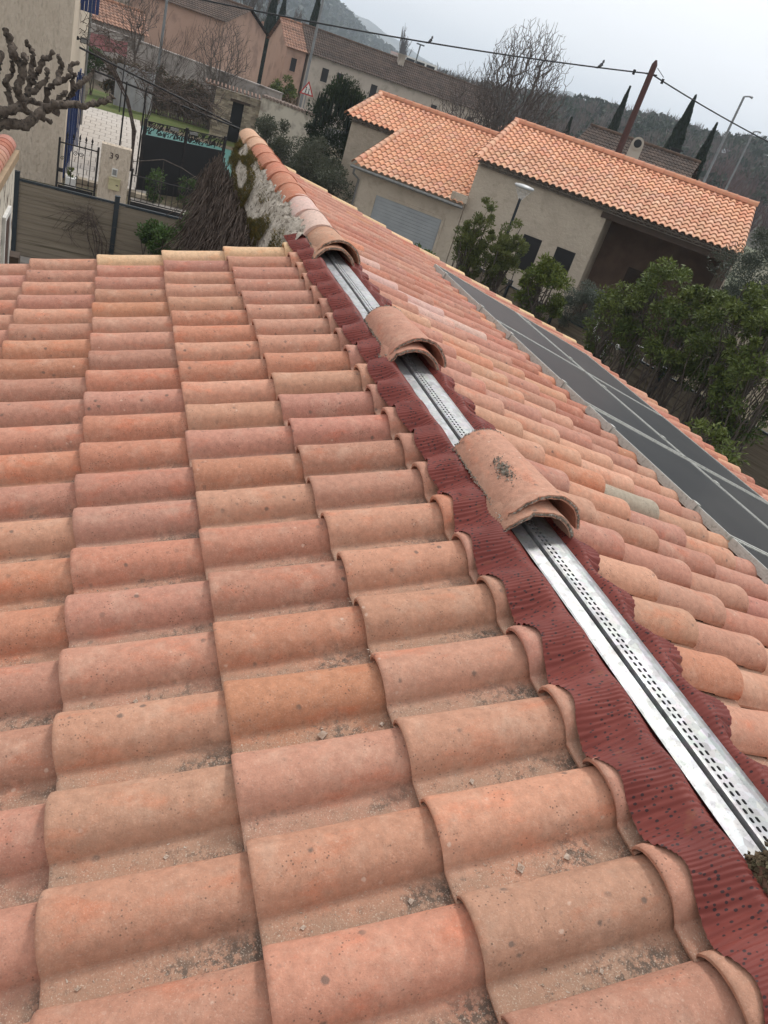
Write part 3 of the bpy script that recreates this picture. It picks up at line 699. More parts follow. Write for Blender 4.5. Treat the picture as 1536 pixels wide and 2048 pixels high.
# ------------------------------------------------------------------ cream house with blue shutters
M_CREAM = simple('combed_render', (.68, .575, .46), (.62, .52, .41), 1.2, .92, bmp=1., bscale=5, c3=(.55, .46, .36), s3=5, bd=.12, stretch=(3.4, 1, 1))
M_CREAM2 = simple('smooth_cream', (.56, .475, .37), (.50, .42, .33), 1.6, .9)
M_BLUE = simple('blue_paint', (.018, .035, .12), (.03, .055, .17), 5, .5, stretch=(1, 6, 1))
ch = thing('cream_house', 'tall cream rendered house with navy blue shutters beside a paved terrace', 'house', (-6, 32, G))
mb = MB(); mb.box(-14, -2.47, 26.1, 41.5, G, 4.6); part('wall', mb, M_CREAM, ch)
mb = MB(); mb.box(-2.47, -2.44, 26.1, 38.6, G, 4.6); mb.box(-2.47, -2.30, 26.1, 26.35, G, G+.02); part('side_render', mb, M_CREAM2, ch)
mb = MB(); mb.tube([(-2.36, 38.2, 4.5), (-2.36, 38.2, G)], .05, 8); part('downpipe', mb, M_GREYM, ch)
mb = MB(); mb.box(-14.4, -2.1, 25.7, 42, 4.6, 4.75); part('roof', mb, M_GEN, ch)
for (ya, yb, z0, z1) in ((27.7, 29.3, -4.7, -2.35), (32.3, 33.9, -4.7, -2.3), (30.2, 31.6, -.05, 1.2)):
    mb = MB(); mb.box(-2.445, -2.425, ya, yb, z0, z1); w = part('window', mb, M_BLACK, ch)
    for (a, b) in ((ya-.75, ya-.03), (yb+.03, yb+.75)):
        mb = MB(); sw = 0.0
        for k in range(6):
            y = a+(b-a)*k/6; mb.box(-2.44, -2.395, y, y+(b-a)/6-.012, z0, z1)
        for zz in (z0+.25, z1-.3): mb.box(-2.395, -2.375, a, b, zz, zz+.08)
        part('shutter', mb, M_BLUE, w)
# two leaves folded out towards the viewer
for (y, z0, z1, x1) in ((27.3, -4.6, -2.35, -2.27), (32.2, -4.6, -2.2, -2.22), (30.0, -.25, 1.3, -1.9)):
    mb = MB()
    for k in range(5):
        x = -2.44+(x1+2.44)*k/5; mb.box(x, x+(x1+2.44)/5-.012, y, y+.04, z0, z1)
    part('open_shutter', mb, M_BLUE, ch)
fl = thing('floodlight', 'small black floodlight with sensor on the corner of the cream house', 'lamp', (-2.43, 29, -.98))
mb = MB(); mb.box(-2.44, -2.38, 28.95, 29.05, -1.02, -.92); mb.tube([(-2.40, 29, -.97), (-2.3, 28.95, -.99)], .02, 6); part('bracket', mb, M_BLACK, fl)
mb = MB(); mb.box(-2.33, -2.12, 28.85, 28.98, -1.06, -.92); part('lamp_head', mb, M_BLACK, fl)
mb = MB(); mb.box(-2.31, -2.15, 28.84, 28.849, -1.045, -.94); part('glass', mb, M_GREYM, fl)

# ------------------------------------------------------------------ gates, pillar and near fence
M_IRON = simple('black_iron', (.018, .018, .02), (.035, .03, .028), 10, .55, .3)
M_ANTH = simple('anthracite_post', (.022, .030, .036), (.03, .038, .044), 6, .5)
M_BOARD = simple('composite_board', (.24, .20, .15), (.19, .155, .115), 1.5, .8, bmp=.35, bscale=60, stretch=(.25, .25, 9), c3=(.11, .09, .06), s3=2)
def board_fence(label, pts, ztop, nb=11, heading=None, group=None, loc=None):
    f = thing('garden_fence', label, 'fence', loc or (*pts[0][:2], G), group)
    for i in range(len(pts)):
        p = Vector((*pts[i], 0)); mb = MB(); mb.box(-.05, .05, -.05, .05, G, ztop, Matrix.Translation(p)); po = part('post', mb, M_ANTH, f)
        mb = MB(); mb.box(-.056, .056, -.056, .056, ztop, ztop+.02, Matrix.Translation(p)); part('post_cap', mb, M_ANTH, po)
        if i == len(pts)-1: break
        q = Vector((*pts[i+1], 0)); d = q-p; L = d.length; M = frame((p.x, p.y, 0), math.degrees(math.atan2(d.x, d.y)))
        h = (ztop-.16-(G+.05))/nb
        for k in range(nb):
            z = G+.05+k*h; mb = MB(); mb.box(.05, L-.05, -.016, .016, z, z+h-.008, M); part('board', mb, M_BOARD, f)
        mb = MB(); mb.box(.05, L-.05, -.03, .03, ztop-.155, ztop-.11, M); part('top_rail', mb, M_ANTH, f)
    return f
board_fence('brown board fence with dark posts just beyond the near left roof edge', [(-2.92, 18.1), (-.97, 18.05), (.98, 18.0), (2.93, 17.95)], -2.93)
mb = MB(); mb.box(-2.9, -1.6, 17.55, 17.95, G, G+.22); part('kerb_slab', mb, M_CONC)['kind'] = 'structure'
board_fence('long brown board fence with dark posts behind shrubs on the right', [(11.38+.57*k, 14.28-1.81*k) for k in range(-4, 4)], -2.97)
# pillar 39
pil = thing('gate_pillar', 'rendered gate pillar with number 39, intercom and cream letterbox', 'pillar', (-1.0, 24.95, G))
mb = MB(); mb.box(-1.41, -.60, 24.8, 25.15, G, -3.06); part('pillar_body', mb, M_CREAM, pil)
M_BRN = simple('brown_digit', (.05, .03, .025), rough=.5)
tx = bpy.data.curves.new('number', 'FONT'); tx.body = '39'; tx.size = .23; tx.extrude = .006; tx.space_character = 1.25; tx.align_x = 'CENTER'
to = bpy.data.objects.new('tmp', tx); COL.objects.link(to); dg = bpy.context.evaluated_depsgraph_get(); me = bpy.data.meshes.new_from_object(to.evaluated_get(dg))
bpy.data.objects.remove(to); me.materials.clear(); me.materials.append(M_BRN)
o = link('house_number', me, pil, Matrix.Translation(Vector((-1.05, 24.792, -3.40))-Vector(pil.location)) @ Matrix.Rotation(math.pi/2, 4, 'X'))
M_BOXC = simple('cream_enamel', (.50, .45, .27), (.42, .38, .22), 4, .5)
mb = MB(); mb.box(-1.13, -.82, 24.70, 24.8, -4.22, -3.93); lb = part('letterbox', mb, M_BOXC, pil)
mb = MB(); mb.box(-1.14, -.81, 24.68, 24.8, -3.93, -3.89); mb.box(-1.13, -.82, 24.695, 24.70, -4.01, -4.0); part('lid', mb, M_BOXC, lb)
mb = MB(); mb.box(-.93, -.86, 24.696, 24.70, -4.09, -4.06); mb.box(-1.10, -1.085, 24.696, 24.70, -4.08, -4.065); part('name_plate', mb, M_BRN, lb)
M_WHT = simple('white_paint', (.74, .73, .70), (.62, .61, .58), 10, .6)
mb = MB(); mb.box(-1.07, -.92, 24.775, 24.80, -3.86, -3.64); ic = part('intercom', mb, M_WHT, pil)
mb = MB(); mb.box(-1.05, -.94, 24.765, 24.775, -3.82, -3.67); part('screen', mb, M_GREYM, ic)
# small spear-topped gate
gt = thing('garden_gate', 'small black iron gate with spear finials left of the numbered pillar', 'gate', (-2.0, 24.95, G))
def bar(mb, a, b, r=.014, n=5): mb.tube([a, b], r, n)
yg = 24.95
for x in (-2.50, -1.48):
    mb = MB(); mb.box(x-.028, x+.028, yg-.028, yg+.028, G, -3.22); part('post', mb, M_IRON, gt)
mb = MB(); bar(mb, (-2.48, yg, -3.34), (-1.5, yg, -3.34), .02); part('top_rail', mb, M_IRON, gt)
mb = MB(); bar(mb, (-2.48, yg, -4.44), (-1.5, yg, -4.44), .02); part('bottom_rail', mb, M_IRON, gt)
for k in range(5):
    x = -2.31+k*.163; mb = MB(); bar(mb, (x, yg, -4.44), (x, yg, -3.16), .012); b_ = part('bar', mb, M_IRON, gt)
    mb = MB(); mb.tube([(x, yg, -3.18), (x, yg, -3.12), (x, yg, -3.02)], [.008, .035, .002], 5); mb.box(x-.03, x+.03, yg-.008, yg+.008, -3.20, -3.18); part('finial', mb, M_IRON, b_)
mb = MB()
for cx, cz, r in ((-2.07, -3.55, .07), (-1.92, -3.55, .07), (-2.4, -3.75, .06), (-2.0, -4.2, .06)):
    mb.tube([(cx+r*(1-k/22)*math.cos(k*.45), yg, cz+r*(1-k/22)*math.sin(k*.45)) for k in range(20)], .009, 4)
part('scroll', mb, M_IRON, gt)
mb = MB(); mb.box(-2.46, -1.52, yg-.01, yg+.01, G+.04, -4.48); part('kick_plate', mb, M_BLACK, gt)
mb = MB(); mb.box(-2.47, -2.36, yg-.05, yg+.03, -4.12, -4.02); part('lock', mb, M_IRON, gt)
# sliding barred gate to the right
sg = thing('driveway_gate', 'low black iron driveway gate with thin bars right of the numbered pillar', 'gate', (1.4, 25.0, G))
for x in (-.52, 3.6):
    mb = MB(); mb.box(x-.03, x+.03, yg-.03, yg+.03, G, -3.55); part('post', mb, M_IRON, sg)
for k in range(22):
    x = -.36+k*.175; mb = MB(); bar(mb, (x, yg, -4.40), (x, yg, -3.70), .010, 4); part('bar', mb, M_IRON, sg)
mb = MB(); bar(mb, (-.5, yg, -3.72), (3.6, yg, -3.72), .016); part('top_rail', mb, M_IRON, sg)
mb = MB(); bar(mb, (-.5, yg, -4.42), (3.6, yg, -4.42), .018); part('bottom_rail', mb, M_IRON, sg)
mb = MB(); mb.box(-.48, 3.58, yg-.01, yg+.01, G+.03, -4.46); part('kick_plate', mb, M_BLACK, sg)
# tall black screen with leaf-cut band
sc = thing('screen_panel', 'tall black metal screen with cut-out leaf pattern along its top', 'screen', at(4.5, 28.6))
A_ = at(2.3, 28.2); B_ = at(7.4, 29.6); d = (B_-A_); L = d.length; Ms = frame((A_.x, A_.y, 0), math.degrees(math.atan2(d.x, d.y)))
mb = MB(); mb.box(0, L, -.02, .02, G, -3.02, Ms); part('sheet', mb, M_BLACK, sc)
for x in (0, L*.5, L):
    mb = MB(); mb.box(x-.04, x+.04, -.04, .04, G, -2.55, Ms); part('post', mb, M_IRON, sc)
mb = MB()
mb.box(.04, L-.04, -.01, .01, -2.63, -2.60, Ms)
for k in range(300):
    x = random.uniform(.05, L-.1); z = random.uniform(-3.0, -2.66); a = random.uniform(-1.3, 1.3); l = random.uniform(.08, .2)
    p = Vector((x, 0, z)); q = p+Vector((math.cos(a)*l*.5, 0, abs(math.sin(a))*l)); q.z = min(q.z, -2.61); w_ = Vector((.014, 0, .01))
    mb.box(0, (q-p).length, -.008, .008, -.011, .011, Ms @ Matrix.Translation(p) @ Matrix.Rotation(-math.atan2(q.z-p.z, q.x-p.x), 4, 'Y'))
part('leaf_band', mb, M_IRON, sc)
for x in (.85, 1.55):
    mb = MB(); mb.box(x, x+.3, -.05, .05, -2.72, -2.64, Ms); part('plaque', mb, M_GREYM, sc)
# covered pool, planter, border stones
M_TEAL = simple('turquoise_cover', (.015, .10, .085), (.02, .13, .11), 2, .5, bmp=.3, bscale=6)
pc = MB(); pc.box(.25, 5.2, 33.0, 42.5, G+.02, G+.10); single('pool_cover', pc, M_TEAL, 'turquoise cover stretched over the garden pool behind the black screen', 'pool cover', (2.7, 38, G))
pr = MB(); pr.box(.1, 5.4, 32.8, 42.7, G+.012, G+.03); part('pool_surround', pr, M_WHT)['kind'] = 'structure'
pt = thing('planter', 'white planter box of green plants behind the small gate', 'planter', (-2.2, 26.2, G))
mb = MB(); mb.box(-2.32, -2.02, 26.0, 26.4, G+.02, G+.34); part('box', mb, M_WHT, pt)
M_STN, t, b = newmat('stone'); b.inputs['Roughness'].default_value = .9; oi = N(t, 'ShaderNodeObjectInfo')
t.links.new(mix(t, oi.outputs['Random'], (.52, .44, .33), (.20, .165, .125)), b.inputs['Base Color']); bump(t, b, noise(t, objvec(t), 20), .6, .02)
st_ = thing('stone_step', 'low stone step edging the paved terrace behind the small gate', 'step', (-1.3, 27.3, G))
for k in range(7):
    mb = MB(); mb.box(-2.42+k*.36, -2.42+k*.36+.34, 27.15, 27.5, G+.015, G+.13+.02*(k % 2)); part('stone', mb, M_STN, st_)
# left outbuilding
ob = thing('outbuilding', 'old outbuilding with peeling cream wall and clay coping at the left edge', 'outbuilding', (-2.7, 12, G))
M_PEEL = simple('peeling_paint', (.62, .56, .47), (.55, .50, .42), 3, .9, c3=(.10, .07, .055), s3=5, bmp=.4, bscale=40)
mb = MB(); mb.box(-2.85, -2.55, 8.5, 13.5, G, -1.74); part('wall', mb, M_PEEL, ob)
mb = MB(); mb.box(-2.87, -2.50, 8.5, 13.52, -1.74, -1.62); part('eave_board', mb, simple('tan_board', (.38, .27, .17), (.30, .21, .13), 5, .8), ob)
for k in range(20):
    mb = MB(); y = 13.55-k*.25; cap_mesh(mb, .34, .15, .16, th=.02, arc=2.8, rim=0, seed=k, na=12, nl=3, M=Matrix.Translation((-2.70, y-.3, -1.58)))
    o = part('coping_tile', mb, M_CAP, ob); o.color = (*jit(pal[random.choice(['red', 'brown', 'rose'])], .1), 1)
mb = MB(); mb.box(-2.55, -2.52, 12.2, 12.75, G+.6, -2.35); w = part('shutter', mb, simple('brown_shutter', (.055, .032, .026), (.09, .05, .04), 6, .7), ob)
mb = MB(); mb.box(-2.56, -2.505, 12.12, 12.2, G+.5, -2.28); mb.box(-2.56, -2.505, 12.75, 12.83, G+.5, -2.28); mb.box(-2.56, -2.505, 12.2, 12.75, -2.35, -2.28); part('shutter_frame', mb, M_WHT, w)
mb = MB(); mb.box(-2.56, -2.38, 12.9, 13.2, -3.3, -3.05); part('bracket', mb, M_WOOD, ob)

# ------------------------------------------------------------------ dry-stone gatehouse, white wall, long weathered wall
M_WW = simple('white_render', (.60, .55, .47), (.53, .48, .40), .8, .92, bmp=.3, bscale=14, c3=(.30, .26, .22), s3=1.3)
M_OLDW = simple('weathered_wall', (.44, .40, .37), (.33, .295, .27), .9, .95, bmp=.4, bscale=10, c3=(.13, .115, .10), s3=1.1, lo=.4, hi=.6)
gh = thing('stone_gatehouse', 'dry-stone gatehouse with dark doorway and small clay tile canopy', 'gatehouse', at(7.8, 46.5))
p0 = at(6.3, 46.5); p1 = at(9.35, 46.6); d = p1-p0; L = d.length; Mg = frame((p0.x, p0.y, 0), math.degrees(math.atan2(d.x, d.y)))
ST = MB()
def stones(x0, x1, z0, z1, y=0, th=.42):
    z = z0
    while z < z1-.03:
        h = min(random.uniform(.07, .13), z1-z); x = x0-random.uniform(0, .1)
        while x < x1:
            l = random.uniform(.14, .40); xa, xb = max(x, x0), min(x+l-.015, x1)
            if xb-xa > .04:
                yy = y-random.uniform(0, .05); mb = MB(); mb.box(xa, xb, yy, y+th, z, z+h-.012, Mg); stn.append(mb)
            x += l
        z += h
stn = []
stones(0, .95, G, -2.35); stones(1.55, L, G, -2.35); stones(.95, 1.55, -2.75, -2.35)
random.shuffle(stn)
for mb in stn[:295]: part('stone', mb, M_STN, gh)
if stn[295:]:
    big = MB()
    for q in stn[295:]: big.add(q.v, q.f)
    part('small_stone', big, M_STN, gh, 'stuff')
mb = MB(); mb.box(.0, .95, .06, .40, G, -2.36, Mg); mb.box(1.55, L, .06, .40, G, -2.36, Mg); part('stone_core', mb, M_OLDW, gh)
mb = MB(); mb.box(.95, 1.55, .25, .3, G, -2.78, Mg); part('door', mb, M_BLACK, gh)
mb = MB(); mb.box(.80, 1.85, -.08, .1, -2.80, -2.68, Mg); part('lintel', mb, M_WOOD, gh)
mb = MB(); mb.box(-.55, .0, -.1, .45, -2.35, -2.30, Mg)
for k in range(int((L+.6)/.2)): 
    for s in (0,): mb.tube([Mg @ Vector((-.55+k*.2, -.25, -2.28)), Mg @ Vector((-.55+k*.2, .5, -2.18))], .05, 6)
part('canopy_tiles', mb, simple('faded_clay', (.26, .165, .125), (.19, .125, .095), 6, .9), gh)
def long_wall(name, label, a, b, zt, mat, th=.25, copc=None):
    d = b-a; L = d.length; Mw = frame((a.x, a.y, 0), math.degrees(math.atan2(d.x, d.y)))
    t = thing(name, label, 'wall', ((a.x+b.x)/2, (a.y+b.y)/2, G)); mb = MB(); mb.box(0, L, -th/2, th/2, G, zt, Mw); part('wall_face', mb, mat, t)
    if copc:
        mb = MB(); k = int(L/.22)
        for i in range(k): mb.tube([Mw @ Vector((i*.22+.1, -th/2-.06, zt+.0)), Mw @ Vector((i*.22+.1, th/2+.05, zt+.03))], .09, 6)
        part('coping', mb, copc, t)
    else:
        mb = MB(); mb.box(-.02, L+.02, -th/2-.04, th/2+.04, zt, zt+.07, Mw); part('coping', mb, M_OLDW, t)
    return t
long_wall('rendered_wall', 'pale rendered wall with tile coping right of the stone gatehouse', at(9.3, 46.4), at(13.6, 44.5), -2.1, M_WW, copc=simple('grey_clay', (.25, .19, .16), (.17, .13, .11), 6, .9))
long_wall('weathered_wall', 'long grey weathered wall running below the pink house', at(-3.2, 59), at(10.4, 50), -1.95, M_OLDW)

# ------------------------------------------------------------------ other houses
M_PINK = simple('pink_render', (.47, .31, .235), (.43, .28, .21), .6, .92, c3=(.31, .20, .155), s3=.8, bmp=.2, bscale=8)
M_PALE = simple('pale_render', (.52, .455, .38), (.46, .40, .335), .5, .92, c3=(.30, .26, .21), s3=.7, bmp=.2, bscale=8)
M_BTILE = simple('brown_roof', (.062, .045, .036), (.11, .075, .058), 1.6, .95, c3=(.075, .055, .045), s3=3.2, tint=True)
M_CROOF = simple('clay_roof', (.34, .19, .13), (.25, .14, .10), 1.6, .95, c3=(.15, .10, .08), s3=3, tint=True)
def tiled(mb, a, b, c, course=.38, pitch=.23, H=.06):
    """corrugated tiled slope: a-b is the eave, c the ridge above a"""
    a, b, c = Vector(a), Vector(b), Vector(c); U = (b-a); V = (c-a); nu, nv = int(U.length/pitch), max(1, int(V.length/course)); n = U.cross(V).normalized()
    if n.z < 0: n = -n
    for r in range(nv):
        rows = []
        for e, (tt, hh) in enumerate((((r)/nv, .03), ((r+1)/nv, 0))):
            row = []
            for k in range(nu*3+1):
                h = (0, H, H*.7)[k % 3] if k < nu*3 else 0
                row.append(a+U*(k/(nu*3))+V*tt+n*(h+hh))
            rows.append(row)
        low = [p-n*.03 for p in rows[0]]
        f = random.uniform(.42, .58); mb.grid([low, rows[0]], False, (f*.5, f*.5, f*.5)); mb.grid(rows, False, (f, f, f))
def house2(name, label, a, b, dep, z0, ze, zt, wall, roof, wins=(), over=.35, chim=(), winmat=None, hip=0):
    """gabled house: a-b front base line (left to right), ridge parallel to it, dep metres deep"""
    a, b = Vector((a[0], a[1], 0)), Vector((b[0], b[1], 0)); d = (b-a); L = d.length; M = frame((a.x, a.y, 0), math.degrees(math.atan2(d.x, d.y)))
    t = thing(name, label, 'house', ((a.x+b.x)/2, (a.y+b.y)/2, z0)); q = lambda x, y, z: M @ Vector((x, y, z))
    mb = MB(); pts = [(0, z0), (0, ze), (dep/2, zt), (dep, ze), (dep, z0)]
    mb.add([q(0, y, z) for y, z in pts]+[q(L, y, z) for y, z in pts], [(4, 3, 2, 1, 0), (5, 6, 7, 8, 9), (0, 1, 6, 5), (3, 4, 9, 8), (1, 2, 7, 6), (2, 3, 8, 7)]); part('wall', mb, wall, t)
    s = (zt-ze)/(dep/2); mb = MB()
    tiled(mb, q(-.25, -over, ze-over*s+.08), q(L+.25, -over, ze-over*s+.08), q(-.25, dep/2, zt+.08))
    tiled(mb, q(-.25, dep+over, ze-over*s+.08), q(L+.25, dep+over, ze-over*s+.08), q(-.25, dep/2, zt+.08))
    rf = part('roof', mb, roof, t)
    mb = MB(); capline(mb, q(-.25, dep/2, zt+.12), q(L+.25, dep/2, zt+.12), .14, c=lambda: (.5, .45, .4)); part('ridge', mb, roof, rf)
    for (x, y_side, zc, w, h) in wins:
        mb = MB()
        if y_side == 'f': mb.box(x-w/2, x+w/2, -.02, .05, zc-h/2, zc+h/2, M)
        elif y_side == 'r': mb.box(L-.05, L+.02, x-w/2, x+w/2, zc-h/2, zc+h/2, M)
        w_ = part('window', mb, winmat or M_BLACK, t)
        if y_side == 'f':
            mb = MB(); mb.box(x-w/2-.06, x-w/2, -.05, .0, zc-h/2, zc+h/2, M); mb.box(x+w/2, x+w/2+.06, -.05, 0, zc-h/2, zc+h/2, M); mb.box(x-w/2-.08, x+w/2+.08, -.10, 0, zc-h/2-.06, zc-h/2, M); part('frame', mb, wall, w_)
    for (x, y, zb, w, h) in chim:
        mb = MB(); mb.box(x-w/2, x+w/2, y-w/2, y+w/2, zb, zb+h, M); mb.box(x-w/2-.08, x+w/2+.08, y-w/2-.08, y+w/2+.08, zb+h, zb+h+.12, M); part('chimney', mb, wall, rf)
    return t, M, L
b = at(6.15, 66, 0); a = b-Vector((math.sin(R(122)), math.cos(R(122)), 0))*7.6
t, M, L = house2('pink_house', 'large salmon pink house with brown tile roof left of the cypresses', a, b, 7.5, G, .42, 1.62, M_PINK, M_BTILE, wins=(), chim=())
mb = MB(); mb.box(1.2, 1.5, 1.9, 2.2, .9, 1.35, M); part('roof_vent', mb, M_WHT, t)
house2('low_house', 'low outhouse with orange-brown tile roof below the pale house at upper left', at(-2.2, 60, 0), at(1.6, 60.5, 0), 5, G, -1.75, -.75, M_OLDW, M_CROOF)
house2('pale_house', 'pale house with one small window seen past the blue shutters', at(-3.5, 72, 0), at(.9, 74, 0), 7, G, 2.2, 3.5, M_PALE, M_BTILE, wins=((3.9, 'f', -.3, .7, 1.3),))
# long white house
a = at(11.6, 76, 0); U_ = Vector((math.sin(R(85)), math.cos(R(85)), 0)); b = a+U_*19.5
wins = tuple((x, 'f', -1.05, .62, 1.05) for x in (1.7, 3.1, 6.4, 12.6, 16.6))
house2('long_house', 'long pale house with dark brown tiled roof and small windows', a, b, 6.4, G, .25, 1.95, M_PALE, M_BTILE, wins=wins, chim=((9.3, 2.6, 1.4, .55, 1.0),))
a2 = a-U_*2.0; house2('pink_cottage', 'small pink end cottage with clay roof joined to the long pale house', a2, a-U_*.27, 6.4, G, .20, 1.88, M_PINK, M_CROOF, wins=((.8, 'f', -1.05, .5, 1.0),))
house2('small_house', 'small peach house with flat clay roof between cypresses and long house', at(8.9, 100, 0), at(10.9, 101, 0), 6, G, .6, 1.1, M_PINK, M_CROOF, wins=((2.4, 'f', -.4, .6, .7),))
house2('far_red_house', 'house with red clay roof behind the big bare tree', at(23.4, 78, 0), at(27.2, 72, 0), 7, G, -1.6, -.2, M_PALE, M_CROOF)
house2('red_roofed_house', 'low house with red roof between bare tree and dark-roofed house', at(27.6, 84, 0), at(31.5, 78, 0), 7, G, -.9, .35, M_PALE, M_CROOF)
house2('dark_roofed_house', 'house with dark brown tile roof and two chimneys behind the orange ridge', at(29.8, 50, 0), at(37.2, 49, 0), 7.5, G, .05, 1.62, M_PALE, M_BTILE,
       chim=())
ddr = [o for o in bpy.data.objects if o.get('label', '').startswith('house with dark brown tile roof and two')][0]
rf = [c for c in bpy.data.objects if c.parent == ddr and c.name.startswith('roof')][0]
c0 = at(33.7, 50, 0); mb = MB(); Mc = frame((c0.x, c0.y, 0), 124)
mb.box(-.35, .35, -.25, .25, -.6, 1.55, Mc); o = part('chimney', mb, M_PALE, rf)
mb = MB(); mb.tube([Mc @ Vector((-.0, -.30, 1.60)), Mc @ Vector((0, .30, 1.60))], .34, 14); part('chimney', mb, M_PALE, rf)
mb = MB(); mb.tube([Mc @ Vector((-.0, -.32, 1.60)), Mc @ Vector((0, -.28, 1.60))], .22, 14); part('chimney_opening', mb, M_BLACK, rf)
c0 = at(36.1, 53.5, 0); Mc = frame((c0.x, c0.y, 0), 124); mb = MB(); mb.box(-.35, .35, -.3, .3, .6, 1.7, Mc); part('chimney', mb, M_PALE, rf)
mb = MB(); mb.box(-.3, .3, -.25, .25, 1.7, 2.0, Mc); mb.box(-.4, .4, -.35, .35, 2.0, 2.06, Mc); part('chimney_pot', mb, M_BLACK, rf)
house2('white_house', 'white gabled house right of the dark roof in front of a cypress', at(37.4, 66, 0), at(38.6, 70, 0), 5, G, .6, 1.3, M_WHT, M_CROOF, chim=((1.8, 1.2, .8, .4, .9),))
PAS = [M_WHT, M_PALE, M_CREAM2]
for k, (hd, dd, w, ze) in enumerate(((12.9, 190, 8, 2.0), (14.2, 240, 9, 3.5), (15.6, 300, 12, 3.5), (17.3, 260, 9, 1.8), (18.6, 330, 11, 3.5), (20.0, 420, 14, 5), (22.0, 380, 12, 2.5), (19.2, 640, 16, 11), (16.6, 560, 12, 12))):
    a = at(hd, dd, 0); b = Vector((a.x+w*.95, a.y-w*.3, 0))
    house2('distant_house', ['far white house nearest the cypress on the plain', 'far pale house behind the tall court fence', 'far cream block beyond the court', 'far white house above the long roof', 'far pale villa at the foot of the hill', 'far cream house below the slope', 'far white house right of the floodlight mast', 'faint pale villa high on the hazy slope', 'faint cream villa on the hazy hillside'][k],
           a, b, 7, G, ze-2.2, ze-1, PAS[k % 3], M_CROOF, group if False else ())
# court fence and mast
cf = thing('court_fence', 'tall dark mesh fence posts of a sports court behind the long roof', 'fence', at(17, 108))
M_NET = simple('grey_mesh_rails', (.10, .115, .12), rough=.7)
pr_ = None
for k in range(26):
    p = at(12.0+k*.48, 104+k*.9, 0); mb = MB(); mb.tube([(p.x, p.y, G), (p.x, p.y, 2.35)], .06 if k % 4 else .11, 5); part('post', mb, M_NET, cf)
    if pr_ is not None:
        for z in (2.3, 1.4, .4, -.5):
            mb = MB(); mb.tube([(pr_.x, pr_.y, z), (p.x, p.y, z)], .03, 3); part('rail', mb, M_NET, cf)
    pr_ = p
mk = thing('scoreboard', 'white framed dark scoreboard box beside a mast above the long roof', 'scoreboard', at(18.9, 112))
p = at(18.6, 112, 0); Mk = frame((p.x, p.y, 0), 100); mb = MB(); mb.box(-2.2, 2.2, -.3, .3, 2.0, 3.1, Mk); part('frame', mb, M_WHT, mk)
for k in range(3):
    mb = MB(); mb.box(-1.9+k*1.35, -.8+k*1.35, -.34, -.30, 2.25, 2.9, Mk); part('panel', mb, M_BLACK, mk)
mb = MB(); mb.tube([at(18.3, 111, G), at(18.3, 111, 4.6)], .09, 5); mb.box(-.5, .5, -.1, .1, 4.6, 4.75, Matrix.Translation(at(18.3, 111, 0))); part('mast', mb, M_NET, mk)

# ------------------------------------------------------------------ poles, lamps, wires, sign, birds
M_RUST = simple('creosoted_wood', (.095, .035, .028), (.06, .028, .022), 5, .8, stretch=(4, 4, .6), bmp=.4, bscale=30)
pp = at(32.75, 45); pole = thing('utility_pole', 'leaning dark red wooden utility pole carrying the wire', 'utility pole', pp)
mb = MB(); mb.tube([pp+Vector((0, 0, 0)), pp+Vector((.0, 0, 4.9+4.8-.6)), pp+Vector((0, 0, 9.75)), pp+Vector((0, 0, 9.95))], [.20, .15, .145, .05], 10); part('pole_shaft', mb, M_RUST, pole)
top = Vector((pp.x, pp.y, 4.55))
mb = MB(); mb.tube([top+Vector((-.25, .1, -.06)), top+Vector((.3, -.1, .02))], .035, 5); mb.tube([top+Vector((.1, -.2, .3)), top+Vector((.55, -.35, .02))], .015, 4); part('clamp', mb, M_IRON, pole)
M_WIRE = simple('black_cable', (.015, .015, .016), rough=.6)
def cable(a, b, sag, r=.02, n=24):
    return [a.lerp(b, k/n)-Vector((0, 0, sag*4*(k/n)*(1-k/n))) for k in range(n+1)]
wl = at(-14, 42, 0); z45 = 1+40*math.tan(R(.2))
a = top; b = at(4.5, 40, z45); mb = MB(); c1 = cable(a, b, .22); far_ = b+(b-a)*.75; far_.z = b.z-(a.z-b.z)*.62
mb.tube(c1+[b.lerp(far_, .5)+Vector((0, 0, .0)), far_], .034, 5)
e2 = at(40.8, 50, 1+50*math.tan(R(3.5))); e3 = e2+(e2-a)*1.3; c2 = cable(a, e3, .35); mb.tube(c2, .034, 5)
for k, (i0, cc) in enumerate(((1, c1), (1, c2))):
    p = cc[1]; mb.tube([p+Vector((0, 0, -.12)), p+Vector((0, 0, .1))], .07, 5)
single('overhead_cable', mb, M_WIRE, 'black overhead cable crossing the grey sky to the wooden pole', 'cable', tuple(top))
M_BIRD = simple('bird_grey', (.16, .16, .17), (.08, .08, .09), 30, .8)
